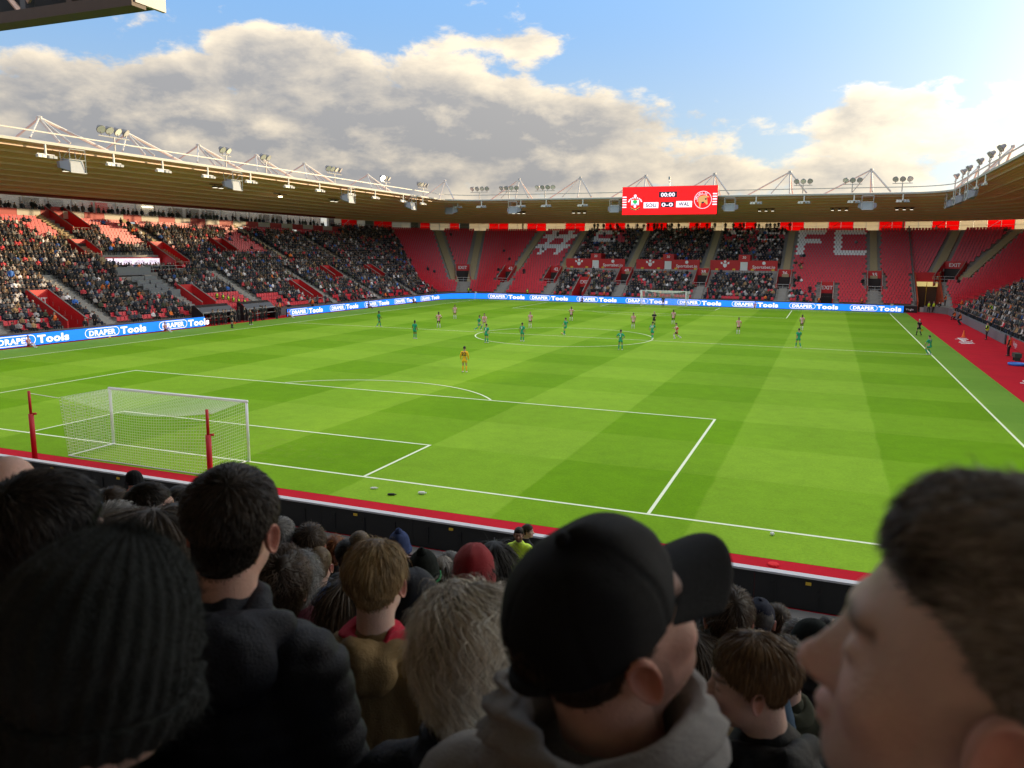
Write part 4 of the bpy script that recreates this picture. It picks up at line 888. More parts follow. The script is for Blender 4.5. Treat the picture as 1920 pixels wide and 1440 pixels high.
POSES = {  # hip height, forward lean, then per side: knee (x, y, z), ankle, elbow, wrist  (facing +y, right side x > 0)
 'stand': dict(h=.93, lean=.02, kn=((-.11, .03, .50), (.12, .03, .50)), an=((-.13, 0, .08), (.14, .0, .08)), el=((-.27, -.03, 1.14), (.27, -.03, 1.14)), wr=((-.27, .07, .90), (.27, .07, .90))),
 'hips': dict(h=.93, lean=.0, kn=((-.13, .03, .50), (.13, .03, .50)), an=((-.16, 0, .08), (.16, .0, .08)), el=((-.38, -.06, 1.16), (.38, -.06, 1.16)), wr=((-.18, .04, .99), (.18, .04, .99))),
 'walk': dict(h=.92, lean=.04, kn=((-.10, .16, .52), (.10, -.05, .49)), an=((-.10, .20, .09), (.10, -.32, .14)), el=((-.26, -.12, 1.15), (.26, .06, 1.15)), wr=((-.25, -.02, .92), (.24, .22, .98))),
 'run': dict(h=.88, lean=.18, kn=((-.10, .32, .62), (.10, -.10, .48)), an=((-.10, .16, .25), (.10, -.45, .30)), el=((-.28, -.16, 1.13), (.26, .20, 1.16)), wr=((-.24, .06, 1.0), (.18, .38, 1.22))),
 'crouch': dict(h=.80, lean=.30, kn=((-.16, .28, .50), (.16, .25, .50)), an=((-.18, .0, .08), (.18, -.05, .08)), el=((-.28, .22, .98), (.28, .22, .98)), wr=((-.18, .36, .72), (.18, .36, .72))),
 'fold': dict(h=.93, lean=.0, kn=((-.10, .02, .50), (.10, .02, .50)), an=((-.11, 0, .08), (.11, .0, .08)), el=((-.26, .06, 1.14), (.26, .06, 1.14)), wr=((-.02, .22, 1.18), (.04, .22, 1.14))),
 'kick': dict(h=.92, lean=.02, kn=((-.10, .02, .50), (.10, .20, .55)), an=((-.10, 0, .08), (.12, .28, .14)), el=((-.36, -.05, 1.20), (.34, -.08, 1.20)), wr=((-.46, .05, 1.02), (.42, .0, 1.0))),
 'sit': dict(h=.28, lean=-.05, kn=((-.14, .40, .42), (.14, .42, .36)), an=((-.14, .62, .08), (.14, .78, .08)), el=((-.27, -.02, .50), (.27, -.02, .50)), wr=((-.20, .20, .42), (.20, .20, .42))),
 'kneel': dict(h=.52, lean=.12, kn=((-.12, .30, .48), (.12, .18, .08)), an=((-.12, .28, .08), (.12, -.28, .08)), el=((-.27, .12, .78), (.27, .12, .78)), wr=((-.10, .34, .82), (.10, .34, .82))),
}
def figure(label, x, y, face, pose, kit, z=0., sk='a', hair=(.02, .014, .01), hgt=1., group=None, num=None, numcol=None, vest=None, name='person'):
    """footballer, official or steward: one continuous skin body; shirt, shorts, socks, boots and hair are its children"""
    root = thing(name, label, 'person', (x, y, z), -math.radians(face), group); root.scale = (hgt,)*3
    p = POSES[pose]; h = p['h']; ln = p['lean']; T = lambda q: (0, ln*q*.55, h+q)
    ch, nk = T(.42), T(.54); hd0, hd = T(.61), T(.74); sh = [(s*.185, ch[1]-.01, ch[2]+.05) for s in (-1, 1)]; hp = [(s*.10, 0, h-.02) for s in (-1, 1)]
    V = [(0, 0, h), T(.22), ch, nk, hd0, hd, T(.83)]; E = [(0, 1), (1, 2), (2, 3), (3, 4), (4, 5), (5, 6)]; R = [(.14, .11), (.13, .10), (.14, .10), .055, .078, (.112, .128), .092]
    hi_ = []
    for s in (0, 1):
        b = len(V); V += [sh[s], p['el'][s], p['wr'][s], tuple(np.array(p['wr'][s])+(np.array(p['wr'][s])-np.array(p['el'][s]))*.34)]; E += [(2, b), (b, b+1), (b+1, b+2), (b+2, b+3)]; R += [.062, .043, .030, .026]
        b = len(V); k, a = p['kn'][s], p['an'][s]; V += [hp[s], k, a, (a[0], a[1]+.15, .04 if a[2] < .12 else a[2]-.02)]; E += [(0, b), (b, b+1), (b+1, b+2), (b+2, b+3)]; R += [.09, .058, .042, .035]
    skinned('body', V, E, R, SKM[sk], root)
    sl = kit.get('long', False); G = .022
    V = [(0, 0, h-.10), (0, 0, h), T(.22), ch, tuple(np.array(nk)-(0, 0, .015))]; E = [(0, 1), (1, 2), (2, 3), (3, 4)]; R = [(.165, .125), (.16, .125), (.155, .12), (.165, .12), .068]
    for s in (0, 1):
        b = len(V); e = np.array(p['el'][s]); q = np.array(sh[s]); V += [tuple(q), tuple(q+(e-q)*(.85 if not sl else 1.))]; E += [(3, b), (b, b+1)]; R += [.082, .068]
        if sl: V.append(p['wr'][s]); E.append((b+1, b+2)); R.append(.045)
    shirt = skinned('shirt', V, E, R, kit['shirt'], root, 1)
    V = [(0, 0, h+.05), (0, 0, h-.03)]; E = [(0, 1)]; R = [(.145, .115), (.155, .125)]
    for s in (0, 1):
        b = len(V); k = np.array(p['kn'][s]); q = np.array(hp[s])-(0, 0, .04); L_ = .62 if not kit.get('trousers') else 1.
        V += [tuple(q), tuple(q+(k-q)*L_)]; E += [(1, b), (b, b+1)]; R += [.108, .098 if L_ < 1 else .075]
        if kit.get('trousers'): V.append(p['an'][s]); E.append((b+1, b+2)); R.append(.062)
    skinned('trousers' if kit.get('trousers') else 'shorts', V, E, R, kit['shorts'], root)
    for s in (0, 1):
        k, a = np.array(p['kn'][s]), np.array(p['an'][s])
        if not kit.get('trousers'): mb = MB(); mb.tube([k+(a-k)*q for q in (.12, .4, .75, 1.)], [.056, .062, .046, .042], 8); mb.build('sock', kit['socks'], root, True)
        mb = MB(); f = np.array((a[0], a[1]+.16, max(.035, a[2]-.045))); mb.tube([a-(0, .06, .03), a*.5+f*.5-(0, 0, .015), f], [.045, .048, .032], 8); mb.build('boot', kit.get('boots', M_black), root, True)
    c = np.array(hd); th = np.linspace(0, 2*math.pi, 10, endpoint=False); mb = MB(); mb.sheet([[tuple(c+np.array((.096*math.cos(e)*math.sin(t), .110*math.cos(e)*math.cos(t)-.012, .03+.108*math.sin(e)+(-.07 if math.cos(t) < .2 and e < .3 else 0)))) for t in th] for e in (.1, .5, .9, 1.3, 1.56)], close=True); mb.build('hair', mat('hair_%d_%d' % (int(hair[0]*999), int(hair[2]*999)), hair, .6), root, True)
    if num:
        mb = MB(); put_text(mb, num, (0, T(.33)[1]-.162, T(.24)[2]), (1, 0, 0), (0, 0, 1), .24, center=True, bold=.03); mb.build('number', numcol or M_lw, shirt)
    if vest:
        V = [(0, 0, h-.06), T(.2), ch, tuple(np.array(nk)-(0, 0, .05))]; skinned('vest', V+[tuple(np.array(ch)+(s*.13, 0, .05)) for s in (-1, 1)], [(0, 1), (1, 2), (2, 3), (2, 4), (2, 5)], [(.215, .18), (.21, .175), (.215, .17), .10, .125, .125], vest, root)
    return root
def cloth(n, c, r=.75): return mat(n, c, r, .12, 6.)
def striped():
    m = cloth('red_white_stripes', (.6, .02, .03)); g = NT(m.node_tree); b = m.node_tree.nodes['Principled BSDF']; co = g.new('ShaderNodeTexCoord').outputs['Object']; x = g.new('ShaderNodeSeparateXYZ', {0: co}).outputs[0]
    f = g.m('GREATER_THAN', g.m('FRACT', g.m('MULTIPLY', g.m('ADD', x, 10.035), 7.2)), .5); g.l.new(g.mix(f, (.72, .015, .035), (.85, .78, .78)), b.inputs['Base Color']); return m
M_gr = cloth('green_kit', (.012, .36, .18)); M_grd = cloth('green_sock', (.012, .32, .16)); M_wht = cloth('white_kit', (.75, .74, .73)); M_blk = cloth('black_kit', (.012, .012, .014)); M_gk = cloth('yellow_kit', (.95, .52, .012)); M_navy = cloth('navy_number', (.02, .02, .05))
GREEN = dict(shirt=M_gr, shorts=M_gr, socks=M_grd, boots=M_wht); RED = dict(shirt=striped(), shorts=M_blk, socks=M_wht, boots=M_wht); KEEP = dict(shirt=M_gk, shorts=M_gk, socks=M_gk, boots=M_wht, long=True)
REF = dict(shirt=M_blk, shorts=M_blk, socks=M_blk); STW = dict(shirt=M_blk, shorts=cloth('dark_trouser', (.015, .015, .02)), trousers=True, long=True)
M_hvy = mat('hi_vis_yellow', (.62, .90, .03), .6); M_hvo = mat('hi_vis_orange', (.95, .18, .03), .6)
FG = [(-22.09, 52.5, 40, 'walk', 'b', None, 'green-kitted player walking on the halfway line by the dugouts'), (-12.54, 43.53, 10, 'stand', 'b', None, 'green-kitted player standing nearest the dugouts in his own half'),
      (-9.7, 52.7, 60, 'run', 'a', None, 'green-kitted player running beside a striped opponent at the circle edge'), (-4.69, 43.29, 5, 'stand', 'a', '8', 'green-kitted player numbered 8 with his back turned at the circle edge'),
      (-2.12, 46.09, 8, 'stand', 'c', '9', 'green-kitted player waiting inside the centre circle near the ball'), (-.21, 53.77, -70, 'kick', 'a', None, 'green-kitted player with one foot by the ball on the centre spot'),
      (8.26, 43.65, 0, 'hips', 'c', '2', 'green-kitted player numbered 2 standing with his back turned'), (9.1, 53.3, 10, 'walk', 'a', '39', 'green-kitted player numbered 39 beside the referee'),
      (22.94, 52.65, -30, 'walk', 'a', None, 'green-kitted player alone on the halfway line towards the track'), (33.82, 52.36, -50, 'crouch', 'a', None, 'green-kitted player bending forward on the touchline by the track')]
for i, (x, y, f, ps, sk, nm, lab) in enumerate(FG): figure(lab, x, y, f, ps, GREEN, sk=sk, num=nm, hgt=1.02, group='players in green')
FR = [(-15.79, 55.05, 175, 'hips', 'b', 'striped player with hands on hips facing the walking green player'), (-19.34, 66.56, 160, 'stand', 'c', 'striped player standing deep in the half before the corner boards'), (-10.91, 56.86, 150, 'crouch', 'a', 'striped player crouching beside a running green player'),
      (-6.46, 59.89, 180, 'stand', 'a', 'striped player standing just outside the centre circle'), (-5.07, 71.15, 185, 'hips', 'b', 'striped player standing midway between circle and penalty box'), (4.56, 64.36, 170, 'stand', 'c', 'striped player watching from beyond the circle near the referee'),
      (7.74, 72.17, 180, 'stand', 'b', 'striped player standing in line with the small goal'), (11.41, 53.92, -110, 'run', 'a', 'striped player stooping to run at the halfway line'), (16.41, 63.46, 190, 'stand', 'c', 'striped player standing alone between referee and track'), (22.66, 71.34, 180, 'walk', 'b', 'striped player walking nearest the track')]
for i, (x, y, f, ps, sk, lab) in enumerate(FR): figure(lab, x, y, f, ps, RED, sk=sk, group='players in red and white stripes', hair=((.02, .014, .01), (.25, .15, .06))[i in (3, 4)])
figure('goalkeeper in all-yellow kit numbered 22 outside his penalty box', 1.33, 25.65, -8, 'stand', KEEP, num='22', numcol=M_navy, hgt=1.05)
figure('goalkeeper in dark kit standing in the small goal', .28, 103.82, 180, 'stand', dict(shirt=M_blk, shorts=M_blk, socks=M_blk, long=True))
figure('referee in black raising his arm near the centre circle', 6.23, 67.98, 185, 'fold', REF, hair=(.3, .25, .2))
r1 = figure('assistant referee in black with orange flag by the dugouts', -35.71, 44.01, 20, 'stand', REF); r2 = figure('assistant referee in black with yellow flag beside the red track', 34.67, 70.85, -30, 'walk', REF, hair=(.5, .35, .28))
for r_, c in ((r1, M_hvo), (r2, cloth('yellow_flag', (.85, .6, .03)))):
    mb = MB(); mb.tube([(.27, .1, .88), (.36, .12, .42)], .012, 5); mb.poly([(.33, .12, .62), (.36, .12, .42), (.62, .2, .45), (.55, .15, .72)]); mb.build('flag', c, r_)
figure('tall coach in black tracksuit and white shoes by the dugouts', -36.48, 47.98, 95, 'stand', dict(STW, boots=M_wht), hgt=1.04)
# pitchside people beside the track, tunnel and dugouts
PS = [(39.6, 110.2, 180, 'stand', M_hvy), (40.3, 110.6, 175, 'stand', M_hvy), (41.0, 110.1, 190, 'fold', None), (41.4, 96.8, -60, 'kneel', M_hvo), (41.0, 88.5, -70, 'crouch', M_hvo), (40.9, 69.5, -80, 'fold', M_hvy), (40.2, 54.5, -60, 'stand', M_hvo)]
LB = ['steward in yellow vest in the tunnel mouth', 'second yellow-vested steward in the tunnel mouth, by the pole', 'security man in black by the tunnel mouth', 'photographer in orange vest kneeling at the tunnel end of the track', 'photographer in orange vest bending beside the track wall', 'steward in yellow vest standing midway along the track', 'steward in orange vest standing by the blue tub']
for (x, y, f, ps, v), lab in zip(PS, LB): figure(lab, x, y, f, ps, STW, vest=v)
for i, (x, y, f, c, lab) in enumerate(((-39.0, 22.5, 80, RED, 'ball boy in red and white sitting against the first blue board'), (-38.9, 37.7, 85, RED, 'ball boy in red and white sitting before the third blue board'), (-38.7, 57.9, 90, RED, 'ball boy sitting at the end of the board run beyond the dugouts'), (-38.8, 77., 95, REF, 'ball boy in black sitting midway along the boards beyond the dugouts'), (-38.8, 90.8, 100, REF, 'ball boy in black sitting near the corner boards'), (-14.6, 107.5, 180, REF, 'ball boy in black sitting before the scoreboard-stand boards'), (14.4, 107.5, 180, RED, 'ball boy in red and white sitting before the scoreboard-stand boards'))):
    figure(lab, x, y, f, 'sit', c, hgt=.92)
figure('steward in orange vest standing on the steps of the front entrance', -42.9, 28.2, 80, 'stand', STW, z=.8, vest=M_hvo); figure('security man in black inside the red front entrance', -42.3, 31.0, 85, 'stand', STW, z=.1)
# dugouts: black shelters with staff in dark coats
for y0, lab in ((47.2, 'black team dugout with orange-bibbed substitutes beside the press desks'), (54.6, 'black team dugout crowded with dark-coated staff')):
    d = thing('dugout', lab, 'dugout', (-40.9, y0, 0)); mb = MB()
    for y in (-2.6, 2.6): mb = MB(); mb.poly([(-1., y, 0), (1., y, 0), (.6, y, 1.3), (-.6, y, 2.2), (-1., y, 2.2)], (0, .08, 0)); mb.build('side_panel', M_black, d)
    mb = MB(); mb.sheet([[(.62, -2.6, 1.32), (.62, 2.6, 1.32)], [(-.1, -2.6, 2.0), (-.1, 2.6, 2.0)], [(-1., -2.6, 2.22), (-1., 2.6, 2.22)]]); mb.build('canopy', mat('smoked_canopy', (.03, .03, .035), .3), d)
    mb = MB(); rail(mb, [(.7, y, 0) for y in np.linspace(-2.6, 2.6, 4)], 1.45, .03); mb.build('front_rail', M_steelw, d); mb = MB(); mb.box((-.4, 0, .4), (.5, 5, .1)); mb.box((-.7, 0, .7), (.1, 5, .6)); mb.build('bench', M_red, d)
dr = random.Random(5)
DB = ['dark-coated member of staff standing by the dugouts', 'substitute in orange bib sitting at the dugouts', 'official in bright yellow coat in the rows above the dugouts']
for k in range(16):
    y = 45.4+k*.82; sitp = k % 3 == 0; figure(DB[0], -39.9+dr.uniform(-.5, .8), y, 90+dr.uniform(-30, 30), dr.choice(['stand', 'fold', 'hips']), STW, group='staff by the dugouts', hgt=dr.uniform(.94, 1.04), sk=dr.choice('abc'))
for y in (46., 46.7, 48.1): figure(DB[1], -41.4, y, 95, 'fold', STW, z=.35, vest=M_hvo, group='substitutes in orange bibs', hgt=.9)
for k in range(7): figure(DB[2], -43.0-k*.35, 55.6-k*.55+dr.uniform(-.1, .1), 85, 'fold', STW, z=.75+k*.18, vest=M_hvy, group='officials in yellow coats', hgt=.9)
for i, (x, y, m, lab) in enumerate(((41.6, 109., M_hvo, 'steward in orange jacket at the foot of the empty corner seats'), (-40.5, 58.4, M_hvo, 'steward in orange jacket at the end of the dugouts'), (-41.3, 66.5, M_hvo, 'steward in orange jacket behind the boards by a red entrance'), (30.2, 110.6, M_hvo, 'steward in orange jacket behind the boards under the C of seats'), (23.9, 110.6, M_hvo, 'steward in orange jacket by the low exit under the F of seats'), (-11.5, 110.6, M_hvo, 'steward in orange jacket behind the boards left of the small goal'), (-26., 110.6, M_hvy, 'steward in yellow jacket below the hash of white seats'), (-37.8, 110.4, M_hvy, 'steward in yellow jacket below the corner seats'), (43.9, 86.5, M_hvy, 'steward in yellow jacket sitting among the crowd by the track'))):
    figure(lab, x, y, 180 if abs(x) < 39 else -70, 'fold', STW, vest=m, z=.3 if abs(x) < 41.5 else 1.2)
# balls, tubs, track-side boxes
def ball(x, y, m, lab):
    mb = MB(); mb.lathe([(.11*math.sin(t), -.11*math.cos(t)) for t in np.linspace(.05, 3.09, 9)], (0, 0, .115), n=14); o = mb.build('ball', m, None, True); o.location = (x, y, 0); tag(o, lab, 'ball')
M_ball = mat('yellow_ball', (.85, .55, .10), .4, .35, 18.)
ball(-.72, 54.2, M_ball, 'yellow match ball at the feet of the player on the centre spot'); ball(-38.6, 30.5, M_ball, 'orange ball resting before the blue board near the ball boy')
mb = MB(); mb.tube([(0, 0, 0), (0, 0, .05), (0, 0, .06), (0, 0, .45), (0, 0, .75)], [.2, .2, .17, .10, .04], 10); o = mb.build('traffic_cone', M_hvo); o.location = (39.0, 71., 0); tag(o, 'orange cone standing alone on the red track', 'cone')
mb = MB(); mb.lathe([(.50, 0), (.62, .02), (.66, .18), (.60, .20), (.48, .08), (.3, .06)], n=18); o = mb.build('tub', mat('blue_plastic', (.03, .20, .70), .4), None, True); o.location = (39.6, 47.8, 0); tag(o, 'round blue plastic tub on the red track', 'tub')
mb = MB(); mb.box((0, 0, .45), (.5, 1.2, .35)); mb.box((0, .4, .15), (.4, .1, .3)); mb.box((0, -.4, .15), (.4, .1, .3)); o = mb.build('camera_case', mat('dark_green_case', (.02, .07, .05), .5)); o.location = (40.2, 51.2, 0); tag(o, 'dark green equipment case beside the blue tub', 'case')
mb = MB(); mb.box((0, 0, .15), (.5, .7, .3)); mb.box((0, 0, .31), (.44, .64, .02)); o = mb.build('crate', mat('cardboard', (.36, .24, .12), .8)); o.location = (40.9, 46.6, 0); tag(o, 'brown cardboard crate beside the blue tub', 'crate')
for k, (y0, y1, m, w) in enumerate(((46, 55.5, M_red, 'Virgin'), (56, 64., M_red, 'Virgin'), (65, 74., M_grey, ''), (74.5, 92, M_grey, ''))):
    o = thing('wall_board', ('red board with white lettering along the track wall by the blue tub', 'red board with white lettering along the track wall before the yellow-vested steward', 'grey board along the track wall behind the orange cone', 'long grey board along the track wall towards the tunnel')[k], 'board', (41.75, y0, 0)); mb = MB(); mb.box((0, (y1-y0)/2, .5), (.1, y1-y0-.1, .95)); mb.build('panel', m, o)
    if w: mb = MB(); put_text(mb, w, (-.06, (y1-y0)*.5, .3), (0, -1, 0), (0, 0, 1), .5, center=True); mb.build('word', M_lw, o)
# ------------------------------------------------------------ people in the shaded stand around the camera
def ell(p, c, r):
    q = (p-np.array(c))/np.array(r); k0 = np.linalg.norm(q, axis=-1); k1 = np.linalg.norm(q/np.array(r), axis=-1)+1e-9
    return k0*(k0-1)/k1
def cap(p, a, b, ra, rb):
    a, b = np.array(a, float), np.array(b, float); t = np.clip(((p-a)@(b-a))/((b-a)@(b-a)), 0, 1)
    return np.linalg.norm(p-a-t[..., None]*(b-a), axis=-1)-(ra+(rb-ra)*t)
def smin(a, b, k): h = np.clip(.5+.5*(b-a)/k, 0, 1); return b+(a-b)*h-k*h*(1-h)
def smax(a, b, k): return -smin(-a, -b, k)
def head_sdf(p, o):
    """head in metres, eyes at z=0, facing +y, ears on the x axis; o: shape options"""
    w = o.get('w', 1.); jaw = o.get('jaw', 1.); fat = o.get('fat', 0.)
    d = ell(p, (0, -.014, .034), (.075*w, .098, .086))
    d = smin(d, ell(p, (0, .030, -.028), (.063*w, .062, .086)), .03)
    d = smin(d, ell(p, (0, .022, -.066), (.056*w*jaw+fat, .062, .045+fat)), .03)
    d = smin(d, ell(p, (0, .066, -.096), (.026*jaw, .026, .022)), .03)                       # chin
    d = smin(d, ell(p, (0, .081, .026), (.046*w, .014, .010)), .016)                          # brow
    for s in (-1, 1):
        d = smin(d, ell(p, (s*.044*w, .060, -.028), (.022, .022, .020)), .02)                  # cheek
        d = smax(d, -ell(p, (s*.031, .103, .004), (.017, .020, .012)), .014)                   # socket
        d = smin(d, ell(p, (s*.031, .076, .001), (.0135, .0135, .0115)), .006)                 # lid over the eye
        d = smin(d, ell(p, (s*.0125, .098, -.039), (.008, .010, .008)), .008)                  # nostril wing
    n = o.get('nose', 1.)
    d = smin(d, cap(p, (0, .088, .008), (0, .104+.008*n, -.030), .0085, .0115), .012)
    d = smin(d, ell(p, (0, .106+.008*n, -.034), (.0150, .0145, .0120)), .008)
    d = smin(d, ell(p, (0, .0945, -.0615), (.022, .0115, .0062)), .006)                        # lips
    d = smin(d, ell(p, (0, .092, -.0735), (.019, .0115, .0072)), .006)
    d = smax(d, -cap(p, (-.02, .107, -.0672), (.02, .107, -.0672), .0022, .0022), .004)
    nk = o.get('neck', .056)
    d = smin(d, cap(p, (0, -.028, -.05), (0, -.050, -.24), nk, nk*1.12), .025)
    return d
def star(sdf, c, nu, nv, rmax, up=(0, 0, 1), lo=-1., hi=1., it=26):
    """surface of a star-shaped solid seen from c as a grid nv x nu (poles along z)"""
    th = np.linspace(0, 2*math.pi, nu, endpoint=False); s = np.linspace(lo, hi, nv); ph = np.arcsin(np.clip(s, -1, 1)) if 0 else s*math.pi/2
    D = np.stack([np.cos(ph)[:, None]*np.sin(th)[None], np.cos(ph)[:, None]*np.cos(th)[None], np.repeat(np.sin(ph)[:, None], nu, 1)], -1)
    c = np.array(c, float); R = np.full(D.shape[:2], rmax)
    for _ in range(it):                                                    # walk inwards along each ray to the outermost surface
        dd = sdf(c+D*R[..., None]); R = np.maximum(R-np.maximum(dd, -.01)*.8, .005)
    return c+D*R[..., None], D, R
def grid_faces(nu, nv, base=0):
    i, j = np.meshgrid(np.arange(nv-1), np.arange(nu), indexing='ij'); i = i.ravel(); j = j.ravel(); k = (j+1) % nu
    return base+np.stack([i*nu+j, i*nu+k, (i+1)*nu+k, (i+1)*nu+j], 1)
def skin_mat(name, col, stub=None, red=.0):
    if name in MATS: return MATS[name]
    m = mat(name, col, .48, .20, 26., .4, 260., spec=.4); g = NT(m.node_tree); b = m.node_tree.nodes['Principled BSDF']
    b.inputs['Subsurface Weight'].default_value = .18; b.inputs['Subsurface Radius'].default_value = (1., .35, .18); b.inputs['Subsurface Scale'].default_value = .008
    at_ = g.new('ShaderNodeAttribute', attribute_name='Col').outputs['Color']                # where stubble, lips and flush lie
    old = b.inputs['Base Color'].links[0].from_socket
    g.l.new(g.mix(1., old, at_, 'MULTIPLY'), b.inputs['Base Color']); return m
SKIN = {'fair': skin_mat('fair_skin', (.72, .48, .39)), 'ruddy': skin_mat('ruddy_skin', (.64, .38, .30)), 'pink': skin_mat('pink_skin', (.92, .69, .62)), 'tan': skin_mat('tan_skin', (.40, .23, .15)), 'dark': skin_mat('brown_skin', (.22, .12, .075))}
def ear_parts(s, o):
    """ear: bowl-shaped disc with a rolled rim"""
    nu, V = 18, []
    for q, lift in ((0, -.004), (.35, -.006), (.62, -.002), (.80, .006), (.95, .008), (1.0, .002), (.9, -.006)):
        for t in np.arange(nu)*2*math.pi/nu:
            rz = .033*(1-.12*math.sin(t) if 0 else 1); ry = .0175*(1+.22*math.sin(t)); V.append((s*(.004+lift), -.004+q*ry*math.cos(t), q*rz*math.sin(t)))
    V = np.array(V); k, q = math.cos(.5), math.sin(.5)
    V = V@np.array([[k, -s*q, 0], [s*q, k, 0], [0, 0, 1]]).T if 0 else V
    a = -s*.42; R = np.array([[math.cos(a), -math.sin(a), 0], [math.sin(a), math.cos(a), 0], [0, 0, 1]]); V = V@R.T
    b = .12; R = np.array([[1, 0, 0], [0, math.cos(b), -math.sin(b)], [0, math.sin(b), math.cos(b)]]); V = V@R.T
    return V+np.array((s*(.0735*o.get('w', 1.)+.007), -.006, -.012)), grid_faces(nu, 7)
_hc = {}
def head_mesh(o, res=1):
    key = (tuple(sorted((k, v) for k, v in o.items() if not callable(v))), res)
    if key in _hc: return _hc[key]
    nu, nv = ((112, 100), (56, 50), (28, 26))[res]
    P, D, R = star(lambda p: head_sdf(p, o), (0, .0, -.01), nu, nv, .30)
    # gather more columns on the face: warp is not needed at these sizes
    V = P.reshape(-1, 3); F = grid_faces(nu, nv); col = np.ones((len(V), 3))
    lip = np.exp(-((V[:, 0]/.02)**2+((V[:, 2]+.0675)/.010)**2))*(V[:, 1] > .08); col *= 1-lip[:, None]*np.array([.05, .40, .35])
    fl = np.exp(-(((np.abs(V[:, 0])-.045)/.025)**2+((V[:, 2]+.035)/.03)**2))*(V[:, 1] > .03); fl += np.exp(-((V[:, 0]/.02)**2+((V[:, 2]+.034)/.016)**2))*(V[:, 1] > .09); col *= 1-np.clip(fl, 0, 1)[:, None]*np.array([0., .16, .16])
    br = np.exp(-((V[:, 2]-.024-.006*(1-((np.abs(V[:, 0])-.03)/.02)**2))/.0045)**2)*(np.abs(V[:, 0]) > .012)*(np.abs(V[:, 0]) < .052)*(V[:, 1] > .05); col *= 1-br[:, None]*.72      # eyebrows
    ey = np.exp(-((V[:, 2]+.004)/.0022)**2)*np.exp(-((np.abs(V[:, 0])-.031)/.013)**4)*(V[:, 1] > .06); col *= 1-ey[:, None]*.8                        # lash line
    st = o.get('stub', 0.)
    if st:
        m = np.clip((-.045-V[:, 2]-.25*np.maximum(0, .06-V[:, 1]))/.02, 0, 1)*(V[:, 1] > -.005)*(V[:, 2] > -.125); m += np.clip(1-abs(V[:, 2]+.05)/.03, 0, 1)*(np.abs(V[:, 1]-.012) < .018)*(np.abs(V[:, 0]) > .045); m *= (1-.7*np.exp(-((V[:, 0]/.024)**2+((V[:, 2]+.0675)/.009)**2))); col *= 1-np.clip(m, 0, 1)[:, None]*st*np.array([.75, .80, .80])
    Vs, Fs, Cs = [V], [F], [col]; n = len(V)
    for s in (-1, 1):
        v, f = ear_parts(s, o); Vs.append(v); Fs.append(f+n); Cs.append(np.tile([1., .80, .78], (len(v), 1))); n += len(v)
    _hc[key] = (np.concatenate(Vs), np.concatenate(Fs), np.concatenate(Cs), P, D, R); return _hc[key]
def rot_mat(yaw, pitch=0., roll=0.):
    """facing azimuth yaw (0 = +y, positive towards +x), pitch up, roll to own right"""
    return np.array(Matrix.Rotation(-yaw, 3, 'Z')@Matrix.Rotation(pitch, 3, 'X')@Matrix.Rotation(roll, 3, 'Y'))
def hair_mat(name, col, var=.5):
    if name in MATS: return MATS[name]
    m = mat(name, col, .5, attr=True, spec=.28); return m
